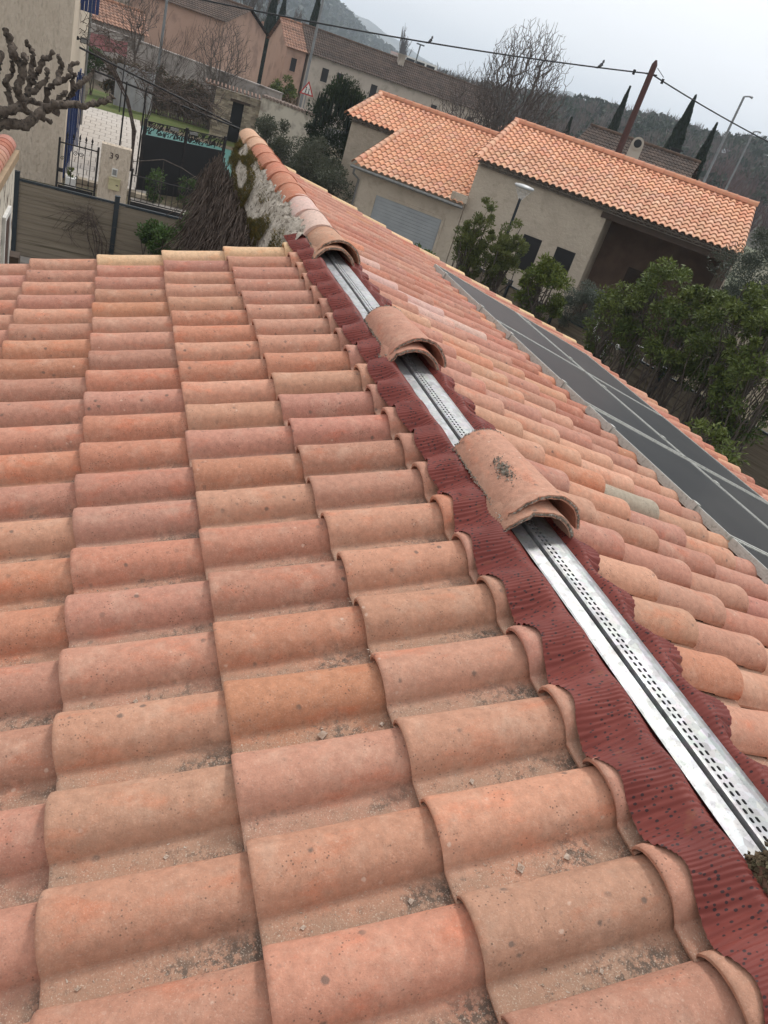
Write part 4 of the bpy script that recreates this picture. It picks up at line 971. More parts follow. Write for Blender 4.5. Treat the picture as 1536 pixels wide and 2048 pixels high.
def bird(hd, s, label):
    t_ = min(range(24), key=lambda i: abs(math.degrees(math.atan2(c1[i].x+1.33, c1[i].y))-hd)); i = t_; p = c1[i].copy()
    if math.degrees(math.atan2(c1[i].x+1.33, c1[i].y)) != hd and i < 24:
        for f in [x/20 for x in range(21)]:
            q = c1[i].lerp(c1[i+1 if math.degrees(math.atan2(c1[i].x+1.33, c1[i].y)) > hd else i-1], f)
            if abs(math.degrees(math.atan2(q.x+1.33, q.y))-hd) < abs(math.degrees(math.atan2(p.x+1.33, p.y))-hd): p = q
    t0 = thing('bird', label, 'bird', p, 'birds on the wire'); z = Vector((0, 0, 1)); u_ = Vector((.5, -.86, 0)); mb = MB()
    mb.tube([p+z*.03-u_*.09*s, p+z*.06*s, p+z*.12*s+u_*.05*s, p+z*.19*s+u_*.075*s, p+z*.24*s+u_*.07*s, p+z*.27*s+u_*.09*s], [.01, .05*s, .065*s, .045*s, .04*s, .012*s], 8); part('body', mb, M_BIRD, t0)
    mb = MB(); mb.tube([p-z*.01+u_*-.04*s, p-z*.05-u_*.20*s], [.03*s, .012*s], 5); part('tail', mb, M_BIRD, t0)
bird(29.6, 1.35, 'grey bird perched on the cable right of the big bare tree'); bird(18.8, 1.1, 'small dark bird perched on the cable above the long roof')
M_GALV = simple('dull_galvanised', (.26, .27, .275), (.20, .21, .215), 3, .6, .3)
def streetlamp(hd, d, zt, label, r=.07, arm=.5):
    p = at(hd, d); t = thing('street_lamp', label, 'street lamp', p, 'tall grey lamp posts'); mb = MB(); q = Vector((p.x, p.y, zt)); mb.tube([p, q], [r, r*.65], 8); part('post', mb, M_GALV, t)
    mb = MB(); mb.tube([q, q+Vector((arm*.6, -.1, .10)), q+Vector((arm, -.2, .08))], [.05, .05, .08], 6); part('lamp_head', mb, M_GALV, t)
streetlamp(2.62, 52, 4.0, 'grey lamp post rising in front of the pink house wall', .09)
streetlamp(11.72, 50, 5.5, 'grey lamp post beside the warning sign and the left cypress', .09)
streetlamp(38.55, 60, 6.15, 'taller grey lamp post right of the dark-roofed house', .11)
streetlamp(40.0, 72, 5.2, 'shorter grey lamp post, the rightmost one before the woods', .10)
# warning sign
sp = at(11.95, 48.6); sg_ = thing('warning_sign', 'triangular red and white warning sign with two black figures', 'traffic sign', sp)
mb = MB(); mb.tube([sp, Vector((sp.x, sp.y, -.9))], .03, 6); part('post', mb, M_GALV, sg_)
def tri(c, s, y): return [(c.x-s/2, c.y-y, c.z-s*.33), (c.x+s/2, c.y-y, c.z-s*.33), (c.x, c.y-y, c.z+s*.54)]
c_ = Vector((sp.x, sp.y, -1.25)); M_REDS = simple('sign_red', (.42, .03, .03), rough=.5)
mb = MB(); v1, v2 = tri(c_, .82, .04), tri(c_, .82, .03); mb.add(v1+v2, [(0, 1, 2), (5, 4, 3), (0, 3, 4, 1), (1, 4, 5, 2), (2, 5, 3, 0)]); part('red_border', mb, M_REDS, sg_)
mb = MB(); mb.add(tri(c_+Vector((0, 0, -.01)), .60, .043), [(0, 1, 2)]); part('white_face', mb, M_WHT, sg_)
mb = MB()
for dx, k in ((-.08, 1.), (.09, .8)):
    q = c_+Vector((dx, -.046, -.14)); mb.tube([q+Vector((0, 0, .20*k)), q+Vector((0, -.002, .26*k))], .03*k, 6); mb.tube([q+Vector((0, 0, .02)), q+Vector((.01, 0, .18*k))], [.03*k, .022], 5); mb.tube([q+Vector((-.05*k, 0, -.07)), q+Vector((0, 0, .03))], .014, 4); mb.tube([q+Vector((.05*k, 0, -.07)), q+Vector((0, 0, .03))], .014, 4)
part('figures', mb, M_BLACK, sg_)
# garden lamp with wide flat head
lp = at(27.75, 23.6); gl = thing('garden_lamp', 'grey lamp post with wide disc head before the beige wall', 'street lamp', lp)
mb = MB(); mb.tube([lp, Vector((lp.x, lp.y, -.95))], [.05, .04], 8); part('post', mb, M_ANTH, gl)
mb = MB(); z = -.64; mb.tube([(lp.x, lp.y, z-.03), (lp.x, lp.y, z+.0), (lp.x, lp.y, z+.035), (lp.x, lp.y, z+.06)], [.27, .30, .27, .10], 24); part('disc_head', mb, simple('lamp_grey', (.45, .46, .46), (.38, .39, .39), 4, .4), gl)
mb = MB(); mb.tube([(lp.x, lp.y, -.98), (lp.x, lp.y, z-.03)], [.06, .26], 20, False)
M_CLR, t, b = newmat('clear_cone'); b.inputs['Base Color'].default_value = (.8, .82, .82, 1); b.inputs['Alpha'].default_value = .28; b.inputs['Roughness'].default_value = .2; part('glass_cone', mb, M_CLR, gl)
# awning and marquee
aw = thing('awning', 'dark red awning beside the cream house above the white marquee', 'awning', at(-.6, 46))
p0 = at(-1.5, 45.5, 0); mb = MB(); mb.grid([[Vector((p0.x+i*.22, p0.y+j*.5, -2.25-j*-.12+.05*math.sin(i*1.3+j))) for i in range(9)] for j in range(5)]); part('canvas', mb, simple('red_canvas', (.085, .014, .016), (.11, .02, .02), 4, .8), aw)
mb = MB(); mb.tube([p0+Vector((1.7, .05, G)), p0+Vector((1.7, .05, -2.2))], .03, 5); part('pole', mb, M_IRON, aw)
mq = thing('marquee', 'pale grey cloth side of a small marquee behind the bare climber', 'marquee', at(.1, 47))
mb = MB(); mb.grid([[Vector((-1.15+i*.12, 47.4+.06*math.sin(i*1.7), zz)) for i in range(17)] for zz in (-4.75, -4.0, -3.2, -2.75)]); part('cloth', mb, simple('tent_cloth', (.42, .42, .44), (.33, .33, .35), 2, .9), mq)
# white tubular frame by the right fence
wf = thing('tubular_frame', 'white tubular metal frame standing behind the right fence', 'frame', at(37.6, 19.6))
c0 = at(36.2, 19.4, 0)
def wt(mb, a, b, r=.022): mb.tube([a, b], r, 6)
dd = Vector((.78, -.62, 0))
for k, off in enumerate((0, .42, .95, 1.35)):
    p = c0+dd*off; mb = MB(); wt(mb, Vector((p.x, p.y, G)), Vector((p.x+.12, p.y+.25, -2.55 if k < 2 else -2.75))); part('rail', mb, M_WHT, wf)
for z in (-2.62, -3.0, -3.4):
    p = c0+Vector((.1, .2, 0)); mb = MB(); wt(mb, Vector((p.x, p.y, z)), Vector((*(p+dd*.42).xy, z)), .018); part('rung', mb, M_WHT, wf)
    mb = MB(); wt(mb, Vector((*(p+dd*.95).xy, z-.2)), Vector((*(p+dd*1.35).xy, z-.2)), .018); part('rung', mb, M_WHT, wf)
for off in (.08, .62):
    p = c0+dd*off; mb = MB(); mb.tube([(p.x, p.y, -3.05), (p.x, p.y, -2.98), (p.x, p.y, -2.92)], [.03, .055, .03], 8); part('knob', mb, M_WHT, wf)
# ------------------------------------------------------------------ vegetation
def leafmat(name, c, c2, rough=.6, spec=.25, trans=.15):
    m, t, b = newmat(name); b.inputs['Roughness'].default_value = rough; b.inputs['Specular IOR Level'].default_value = spec
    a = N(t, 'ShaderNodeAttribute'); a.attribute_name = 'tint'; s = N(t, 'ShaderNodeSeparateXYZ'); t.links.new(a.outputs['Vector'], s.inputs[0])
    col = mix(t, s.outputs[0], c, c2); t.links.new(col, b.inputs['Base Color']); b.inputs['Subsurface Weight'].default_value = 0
    tr = N(t, 'ShaderNodeBsdfTranslucent'); t.links.new(col, tr.inputs[0]); ms = N(t, 'ShaderNodeMixShader'); ms.inputs[0].default_value = trans
    o = t.nodes['Material Output']; t.links.new(b.outputs[0], ms.inputs[1]); t.links.new(tr.outputs[0], ms.inputs[2]); t.links.new(ms.outputs[0], o.inputs[0]); return m
def cards(name, C, D, l, w, mat, parent=None, kind=None, tint=None, off=None):
    """one diamond-shaped leaf per centre C (N,3) pointing along D"""
    n = len(C); D = D/np.maximum(1e-6, np.linalg.norm(D, axis=1, keepdims=True)); q = RNG.normal(size=(n, 3)); Sd = np.cross(D, q); Sd /= np.maximum(1e-6, np.linalg.norm(Sd, axis=1, keepdims=True))
    l = np.asarray(l)*np.ones(n); w = np.asarray(w)*np.ones(n); l = l[:, None]; w = w[:, None]
    V = np.stack([C-D*l/2, C+Sd*w/2-D*l*.05, C+D*l/2, C-Sd*w/2-D*l*.05], 1).reshape(-1, 3)
    o = np.array(wpos(parent)) if parent is not None else np.array(off if off is not None else (0, 0, 0)); V = V-o
    me = bpy.data.meshes.new(name); me.vertices.add(n*4); me.vertices.foreach_set('co', V.astype(np.float32).ravel())
    me.loops.add(n*4); me.loops.foreach_set('vertex_index', np.arange(n*4, dtype=np.int32)); me.polygons.add(n)
    me.polygons.foreach_set('loop_start', np.arange(0, n*4, 4, dtype=np.int32)); me.polygons.foreach_set('loop_total', np.full(n, 4, dtype=np.int32))
    a = me.attributes.new('tint', 'FLOAT_VECTOR', 'FACE'); tv = np.zeros((n, 3), np.float32); tv[:, 0] = RNG.random(n) if tint is None else np.clip(tint, 0, 1); a.data.foreach_set('vector', tv.ravel())
    me.materials.append(mat); me.update(calc_edges=True)
    ob_ = link(name, me, parent)
    if kind: ob_['kind'] = kind
    return ob_
def clumps(c, r, h, k, n, cr, flat=.8, seed=0, shell=.55, top=0.):
    """leaf centres gathered in k clumps through an ellipsoid of radius r, half-height h; returns centres, outward dirs"""
    rg = np.random.default_rng(seed); P = rg.normal(size=(k, 3)); P /= np.linalg.norm(P, axis=1, keepdims=True); P *= (shell+(1-shell)*rg.random((k, 1)))**.7
    P = P*np.array([r, r, h])+np.array(c); P[:, 2] += top*rg.random(k)
    i = rg.integers(0, k, n); d = rg.normal(size=(n, 3)); d /= np.linalg.norm(d, axis=1, keepdims=True); rr = cr*(.55+.9*rg.random(k))[i][:, None]*rg.random((n, 1))**.45
    Q = P[i]+d*rr*np.array([1, 1, flat]); cl = rg.random(k)[i]
    return Q, d, cl
LM = {'olive': leafmat('olive_green_leaf', (.055, .075, .020), (.16, .175, .055)), 'dark': leafmat('dark_evergreen_leaf', (.008, .018, .006), (.030, .050, .014)),
      'bright': leafmat('bright_leaf', (.030, .060, .012), (.15, .175, .030)), 'grey': leafmat('grey_leaf', (.055, .070, .052), (.17, .19, .155)),
      'olivetree': leafmat('olive_tree_leaf', (.030, .040, .028), (.10, .115, .085)), 'shrub': leafmat('shrub_leaf', (.026, .052, .012), (.16, .19, .045)), 'hedge': leafmat('grey_green_leaf', (.030, .042, .020), (.12, .125, .085)), 'ivy': leafmat('ivy_leaf', (.018, .042, .010), (.085, .14, .035)),
      'cyp': leafmat('cypress_green', (.006, .016, .008), (.018, .034, .016), trans=.05), 'pine': leafmat('pine_wood_green', (.014, .026, .012), (.045, .062, .030)),
      'bare': leafmat('bare_wood_brown', (.075, .058, .048), (.135, .11, .09)), 'brown': leafmat('dry_leaf', (.07, .045, .022), (.15, .10, .05)), 'redw': leafmat('reddish_twigs', (.075, .045, .038), (.12, .07, .06))}
M_BARK = simple('grey_bark', (.075, .062, .052), (.12, .10, .085), 9, .95, bmp=.6, bscale=40)
def bush(name, label, cat, base, r, h, z0, n, leaf, mat, k=22, cr=.28, stems=5, group=None, seed=1, flat=.8, w=.42, shell=.5, up=.3, red=None):
    """base = (x, y); foliage from z0 up to z0+h, stems from the ground"""
    t = thing(name, label, cat, (base[0], base[1], G), group)
    Q, d, cl = clumps((base[0], base[1], z0+h/2), r, h/2, k, n, cr, flat, seed, shell)
    D = d+np.array([0, 0, up])+RNG.normal(size=d.shape)*.5
    hz = (Q[:, 2]-z0)/max(h, .01); sz = leaf*(.6+.8*RNG.random(n))
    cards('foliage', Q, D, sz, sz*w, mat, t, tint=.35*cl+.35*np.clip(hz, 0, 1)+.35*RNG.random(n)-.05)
    if stems:
        mb = MB()
        for s in range(stems):
            i = RNG.integers(0, n); tip = Vector(Q[i]); b = Vector((base[0]+random.gauss(0, .12*r), base[1]+random.gauss(0, .12*r), G)); pts = []
            for q in range(7):
                f = q/6; pts.append(b.lerp(tip, f)+Vector((random.gauss(0, .05), random.gauss(0, .05), 0))*(1 if 0 < q < 6 else 0))
            mb.tube(pts, [.030*(1-.8*q/6)+.004 for q in range(7)], 5, False)
            for _ in range(3):
                q0 = pts[random.randrange(3, 6)]; j = RNG.integers(0, n); mb.tube([q0, q0.lerp(Vector(Q[j]), .5)+Vector((0, 0, .08)), Vector(Q[j])], [.012, .008, .003], 4, False)
        part('stems', mb, M_BARK, t)
    return t
def bare_tree(name, label, base, H, spread, seed, trunk=.12, lv=5, n0=4, r_tw=.010, mat=None, lean=(0, 0), group=None, first=.25, upb=.5, split=3, multi=1, z0=None, cat='tree'):
    rnd = random.Random(seed); z0 = G if z0 is None else z0; t = thing(name, label, cat, (base[0], base[1], z0), group); mt, mc = MB(), MB()
    def grow(p, d, L, r, lev, mb):
        pts = [p.copy()]; k = 4
        for i in range(k):
            d = (d+Vector((rnd.gauss(0, .10), rnd.gauss(0, .10), .07*upb))).normalized(); p = p+d*L/k; pts.append(p.copy())
        r1 = max(r*.62, r_tw*.6); mb.tube(pts, [r+(r1-r)*i/k for i in range(k+1)], 6 if lev == 0 else (4 if lev < 3 else 3), False, lev < 2)
        if lev >= lv: return
        nb = split+(1 if rnd.random() < .5 else 0)
        for i in range(nb):
            f = rnd.uniform(.35, 1) if i < nb-1 else 1.; ii = min(k-1, int(f*k)); q = pts[ii].lerp(pts[ii+1], f*k-ii) if f < 1 else pts[-1]
            a = rnd.uniform(0, 6.283); s = rnd.uniform(.35, .75)*spread*(1 if i < nb-1 else .35)
            e = d.cross(Vector((math.cos(a), math.sin(a), .3))).normalized(); nd = (d+e*s+Vector((0, 0, upb*.22))).normalized()
            grow(q, nd, L*rnd.uniform(.60, .82), max(r1*rnd.uniform(.55, .8), r_tw), lev+1, mc)
    for m_ in range(multi):
        a = rnd.uniform(0, 6.28); d0 = Vector((lean[0]+(.28*math.cos(a) if multi > 1 else 0), lean[1]+(.28*math.sin(a) if multi > 1 else 0), 1)).normalized()
        b0 = Vector((base[0]+(.25*math.cos(a) if multi > 1 else 0), base[1], z0)); grow(b0, d0, H*first*1.5, trunk, 0, mt)
    part('trunk', mt, mat or M_BARK, t); part('crown', mc, mat or M_TWIG, t); return t
M_TWIG = simple('bare_twigs', (.085, .070, .062), (.13, .108, .095), 2, .95)

P2 = lambda hd, d: tuple(at(hd, d).xy)
# dark evergreen and hedge between the white wall and the orange house
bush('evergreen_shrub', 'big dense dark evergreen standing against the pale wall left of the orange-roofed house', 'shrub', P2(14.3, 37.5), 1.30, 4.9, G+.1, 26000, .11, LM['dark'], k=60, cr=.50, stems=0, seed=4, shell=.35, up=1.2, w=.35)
t_ = [o for o in bpy.data.objects if o.get('label', '').startswith('big dense dark')][0]
mb = MB(); c_ = P2(14.3, 37.5)
for k in range(60):
    a = random.uniform(0, 6.28); rr = random.uniform(.1, 1.1); x, y = c_[0]+rr*math.cos(a), c_[1]+rr*math.sin(a); zt = -.05-1.1*(rr/1.2)**2+random.uniform(-.3, .25); mb.tube([(x, y, zt-.9), (x+.03, y, zt)], [.10, .012], 4)
part('shoots', mb, LM['dark'], t_)
for k in range(7):
    hd = 9.6+k*.95; d = 36.5-k*.95
    bush('hedge_shrub', ['grey-green leafy shrub next to the stone gatehouse', 'grey-green shrub below the pale rendered wall', 'grey-green shrub in the middle of the hedge row', 'grey-green shrub before the pale wall end', 'grey-green shrub left of the dark evergreen foot', 'grey-green shrub below the dark evergreen', 'last grey-green shrub of the hedge, near the beige house corner'][k],
         'shrub', P2(hd, d), .72, 2.2+.25*math.sin(k*2), G+.4, 5200, .085, LM['hedge'], k=20, cr=.34, stems=4, seed=30+k, group='shrubs of the grey-green hedge')
# shrubs in front of the orange-roofed house
bush('young_tree', 'olive-green small-leaved young tree beside the garage corner, left one of the pair', 'tree', P2(25.75, 21.2), .52, 2.6, G+1.35, 9500, .070, LM['olive'], k=70, cr=.15, stems=14, seed=51, shell=.15, up=.8)
bush('young_tree', 'olive-green small-leaved young tree under the disc lamp, right one of the pair', 'tree', P2(27.9, 21.0), .52, 2.35, G+1.35, 9500, .070, LM['olive'], k=66, cr=.15, stems=14, seed=52, shell=.15, up=.8)
bush('laurel_shrub', 'small dark laurel bush in front of the grey garage shutter', 'shrub', P2(22.2, 20.2), .42, 1.5, G+.9, 900, .12, LM['ivy'], k=10, cr=.22, stems=8, seed=53, up=.7)
bush('photinia_shrub', 'bushy yellow-green shrub with reddish edges below the house windows', 'shrub', P2(31.7, 19.8), .60, 2.1, G+1.15, 8000, .10, LM['bright'], k=44, cr=.20, stems=16, seed=54, up=.1, w=.34)
bush('grey_shrub', 'round silvery grey shrub at the porch corner of the orange-roofed house', 'shrub', P2(34.6, 21.0), .50, 1.35, G+1.45, 11000, .055, LM['grey'], k=22, cr=.22, stems=8, seed=55, w=.3)
for k, (hd, d, r, h, zb, n, lab_) in enumerate(((36.7, 18.6, .50, 1.9, 1.2, 3000, 'thin leafy green shrub beside the white tubular frame'),
        (39.6, 18.4, .80, 2.5, 1.55, 8500, 'tall leafy green shrub with drooping tips before the dark porch'),
        (42.2, 17.6, .78, 2.2, 1.5, 8500, 'green shrub with a few rusty leaves right of the tallest porch shrub'),
        (44.9, 16.6, .80, 2.5, 1.7, 9000, 'yellow-green tipped shrub in the middle of the right fence row'),
        (47.6, 15.6, .85, 2.7, 1.6, 9000, 'tall green shrub at the right edge, leaning over the fence'),
        (43.0, 14.6, .50, 1.3, .25, 2600, 'low dark green shrub below the row in front of the fence boards'),
        (47.0, 13.6, .70, 1.6, .5, 5200, 'dark bushy shrub in front of the fence at the right edge'))):
    bush('garden_shrub', lab_, 'shrub', P2(hd, d), r, h+.1, G+zb+.22, int(n*.95), .095, LM['shrub'], k=60, cr=.19, stems=16, seed=60+k, up=-.1, w=.36, group='shrubs along the right fence')
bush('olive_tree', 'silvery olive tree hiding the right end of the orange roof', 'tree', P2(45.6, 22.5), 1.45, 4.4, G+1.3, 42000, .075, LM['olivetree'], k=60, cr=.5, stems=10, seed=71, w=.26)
bush('ivy_bank', 'leafy ivy heap at the right edge beyond the gutter line', 'shrub', P2(51.5, 10.8), .95, 1.1, G+1.3, 7000, .085, LM['ivy'], k=26, cr=.35, stems=8, seed=72, w=.8)
bush('rose_bush', 'green rose bush growing over the brown fence boards, left of the climber wall', 'shrub', P2(4.1, 17.3), .36, .95, G+.95, 2600, .075, LM['ivy'], k=13, cr=.20, stems=6, seed=73, w=.6)
bush('rose_bush', 'taller thin rose bush between the rose bush and the climber wall', 'shrub', P2(6.0, 17.2), .24, 1.7, G+.5, 2200, .075, LM['ivy'], k=12, cr=.2, stems=8, seed=74, w=.6)
bush('border_shrub', 'small green shrub growing in front of the black screen', 'shrub', P2(3.4, 27.2), .3, .8, G+.1, 700, .09, LM['ivy'], k=8, cr=.2, stems=3, seed=75)
bush('border_shrub', 'wider green shrub in front of the black screen near the climber wall', 'shrub', P2(5.6, 27.6), .4, .9, G+.1, 900, .09, LM['ivy'], k=9, cr=.22, stems=3, seed=76)
bush('potted_plant', 'green plant filling the white planter box', 'plant', (-2.17, 26.2), .14, .3, G+.3, 500, .05, LM['bright'], k=6, cr=.08, stems=0, seed=77)
bush('laurel_tree', 'green bushy tree seen under the red awning', 'tree', P2(-1.2, 49), .6, 1.7, G+.5, 2600, .12, LM['ivy'], k=14, cr=.35, stems=3, seed=78)
# bare vine arch on the brown fence
bv = thing('bare_climber', 'leafless brown climber arching over the left board of the brown fence', 'climbing plant', (-1.3, 17.9, G)); mb = MB(); random.seed(5)
for k in range(9):
    f = random.uniform(.6, 1.1); pts = [Vector((-1.15+random.gauss(0, .05), 17.85, G+.3)), Vector((-1.25+random.gauss(0, .06), 17.8, G+1.0)), Vector((-1.45, 17.8, G+1.45+random.gauss(0, .08))), Vector((-1.9, 17.82, G+1.42*f)), Vector((-2.35*f, 17.85, G+1.0*f))]
    for q in pts: q += Vector((random.gauss(0, .05), random.gauss(0, .03), random.gauss(0, .05)))
    mb.tube(pts, [.012, .010, .008, .006, .003], 4, False)
    for _ in range(5):
        q0 = pts[random.randrange(1, 4)].lerp(pts[random.randrange(1, 4)], .5); mb.tube([q0, q0+Vector((random.gauss(0, .18), 0, random.gauss(.05, .15))), q0+Vector((random.gauss(0, .3), 0, random.gauss(.1, .25)))], [.005, .004, .002], 3, False)
part('stems', mb, M_VINE, bv)
# pergola beams with a tangle of bare climber
pg = thing('pergola', 'dark pergola beams carrying bare climber stems between cream house and gatehouse', 'pergola', at(2.5, 31))
for (a, b) in ((at(-2.0, 30, -1.28), at(7.6, 31, -2.25)), (at(-1.0, 32, -2.0), at(8.2, 33, -2.55))):
    mb = MB(); mb.tube([a, b], .035, 5); part('beam', mb, M_IRON, pg)
for hd in (.9, 2.1): 
    mb = MB(); mb.tube([at(hd, 30.6, G), at(hd, 30.6, -1.9)], .03, 5); part('post', mb, M_IRON, pg)
tg = thing('bare_climber', 'tangled brown leafless climber sprawling over the pergola beams', 'climbing plant', at(2.5, 31)); mb = MB()
for k in range(420):
    f = random.random(); hd = -2.2+8.8*f; z = -1.0-1.25*f+random.gauss(0, .20)+.3*math.sin(f*9); p = at(hd, random.uniform(30, 33.5), z); pts = [p.copy()]; d = Vector((random.gauss(.5, .6), random.gauss(0, .4), random.gauss(-.05, .45)))
    for _ in range(4): d += Vector((random.gauss(0, .3), random.gauss(0, .2), random.gauss(0, .3))); p = p+d.normalized()*random.uniform(.1, .3); pts.append(p.copy())
    r = random.choice((.006, .008, .012)); mb.tube(pts, [r, r, r*.8, r*.6, r*.3], 3, False)
for k in range(5):
    pts = [at(1.7+random.gauss(0, .15), 31, G), at(1.6, 31, -3.4), at(1.0, 31, -2.4), at(-.2, 31, -1.6), at(-1.9, 31, -1.1)]; mb.tube([q+Vector((random.gauss(0, .05), 0, random.gauss(0, .06))) for q in pts], [.03, .028, .025, .02, .01], 5, False)
part('stems', mb, M_VINE, tg)
wv_ = thing('arching_branch', 'thin bare branch arching in front of the black screen', 'branch', at(4.2, 26)); mb = MB()
mb.tube([at(1.7, 26, -3.55), at(2.6, 26, -3.42), at(3.7, 26, -3.25), at(5.0, 26, -3.35), at(6.6, 26, -3.6)], [.012, .014, .016, .014, .006], 5, False); mb.tube([at(3.75, 26, -3.25), at(3.8, 26, G)], .006, 4, False); part('stem', mb, M_BARK, wv_)
# ivy hedge in front of the weathered wall
t_ = thing('ivy_hedge', 'brown and green half-bare ivy hedge below the weathered wall behind the lawn', 'hedge', at(4.5, 49)); Q, D, C = [], [], []
for k in range(46):
    f = k/45; hd = -.2+9.2*f; q, d, c = clumps(at(hd, 49.5, -3.65+.0*f), .5, .95+.15*math.sin(k), 8, 420, .32, .8, 200+k); Q.append(q); D.append(d); C.append(c)
Q = np.concatenate(Q); D = np.concatenate(D); C = np.concatenate(C)
cards('foliage', Q, D+RNG.normal(size=D.shape)*.6, .14, .06, LM['brown'], t_, tint=.5*C+.5*RNG.random(len(Q)))
sel = RNG.random(len(Q)) < .25; cards('green_foliage', Q[sel]+np.array([.05, -.1, .0]), D[sel], .14, .09, LM['hedge'], t_)
mb = MB()
for k in range(260):
    hd = random.uniform(-.2, 8.8); p = at(hd, 48.9, G); mb.tube([p, p+Vector((random.gauss(0, .2), 0, 1.)), p+Vector((random.gauss(0, .5), 0, random.uniform(1.4, 2.3)))], [.02, .014, .004], 3, False)
part('stems', mb, M_VINE, t_)
t_ = thing('brown_thicket', 'brown thicket with a green patch between pink house and long pale house', 'thicket', at(10.1, 62)); Q, D, C = [], [], []
for k in range(10):
    q, d, c = clumps(at(9.5+k*.18, 60+k*.5, -3.3-.03*k), .7, 1.2, 8, 500, .4, .8, 300+k); Q.append(q); D.append(d); C.append(c)
Q = np.concatenate(Q); D = np.concatenate(D); cards('foliage', Q, D, .16, .08, LM['brown'], t_); q, d, c = clumps(at(10.5, 60, -2.2), .9, .7, 12, 2400, .35, .8, 333); cards('green_foliage', q, d, .13, .07, LM['bright'], t_)
def tree_fill(name, label, base, z0, cen, rx, rz, n, seed, r_tw=.009, limbs=6, power=.42, low=.0, group=None):
    """leafless tree: twig tips spread through a crown, each joined to the nearest lower branch; thickness from what it carries"""
    rg = np.random.default_rng(seed); t = thing(name, label, 'tree', (base[0], base[1], z0), group); cen = np.array(cen); b = np.array([base[0], base[1], z0])
    P = [b]; par = [-1]
    def chain(i, q, bend=.0):
        p = P[i]; L = np.linalg.norm(q-p); k = max(1, int(L/.30)); last = i; sid = rg.normal(size=3)*.028*L
        for j in range(1, k+1):
            f = j/k; pt = p+(q-p)*f+sid*math.sin(math.pi*f)+np.array([0, 0, bend*L*(f*f-f)]); P.append(pt); par.append(last); last = len(P)-1
        return last
    root = chain(0, b+np.array([0, 0, (cen[2]-rz-z0)*.6+.4]))
    for k in range(limbs):
        a = 6.283*k/limbs+rg.random(); q = cen+np.array([math.cos(a)*rx*.38, math.sin(a)*rx*.38, rz*rg.uniform(.0, .45)]); chain(root if k % 2 else max(1, root-1), q, .35)
    T = rg.normal(size=(n, 3)); T /= np.linalg.norm(T, axis=1, keepdims=True); T *= (.35+.65*rg.random((n, 1))**.5)*(1+.10*np.sin(np.arctan2(T[:, 1:2], T[:, :1])*5+seed)); T = cen+T*np.array([rx, rx, rz]); T[:, 2] += low*(np.hypot(T[:, 0]-cen[0], T[:, 1]-cen[1])/rx)
    T = T[np.argsort(np.linalg.norm(T-P[root], axis=1))]
    for q in T:
        A = np.array(P[1:]); d = q-A; dist = np.linalg.norm(d, axis=1); out_ = np.linalg.norm(q-P[root])-np.linalg.norm(A-P[root], axis=1)
        ra = A-P[root]; cs = (d*ra).sum(1)/np.maximum(dist*np.linalg.norm(ra, axis=1), .01); cost = dist*(1+1.5*(1-cs)+1.0*np.clip(-(d[:, 2])/np.maximum(dist, .05)+.15, 0, 2))+np.where(out_ < 0, 3, 0); chain(int(np.argmin(cost))+1, q, .10)
    n_ = len(P); cnt = np.zeros(n_); child = [[] for _ in range(n_)]
    for i in range(1, n_): child[par[i]].append(i)
    for i in range(n_-1, 0, -1): cnt[i] += (0 if child[i] else 1); cnt[par[i]] += cnt[i]
    rad = np.maximum(r_tw, r_tw*cnt**power); mt, mc = MB(), MB()
    for i in range(n_):
        for j, c in enumerate(child[i]):
            if i and cnt[c] < cnt[i]*.999 and c != max(child[i], key=lambda x: cnt[x]) or i == 0:
                run_ = [i, c]
                while child[run_[-1]]: run_.append(max(child[run_[-1]], key=lambda x: cnt[x]))
                (mt if i == 0 else mc).tube([P[k] for k in run_], [min(rad[k], rad[c]) for k in run_[:1]]+[rad[k] for k in run_[1:-1]]+[rad[run_[-1]]*.5], 6 if cnt[c] > 60 else 3, False, cnt[c] > 60)
    part('trunk', mt, M_BARK, t); part('crown', mc, M_TWIG, t); return t
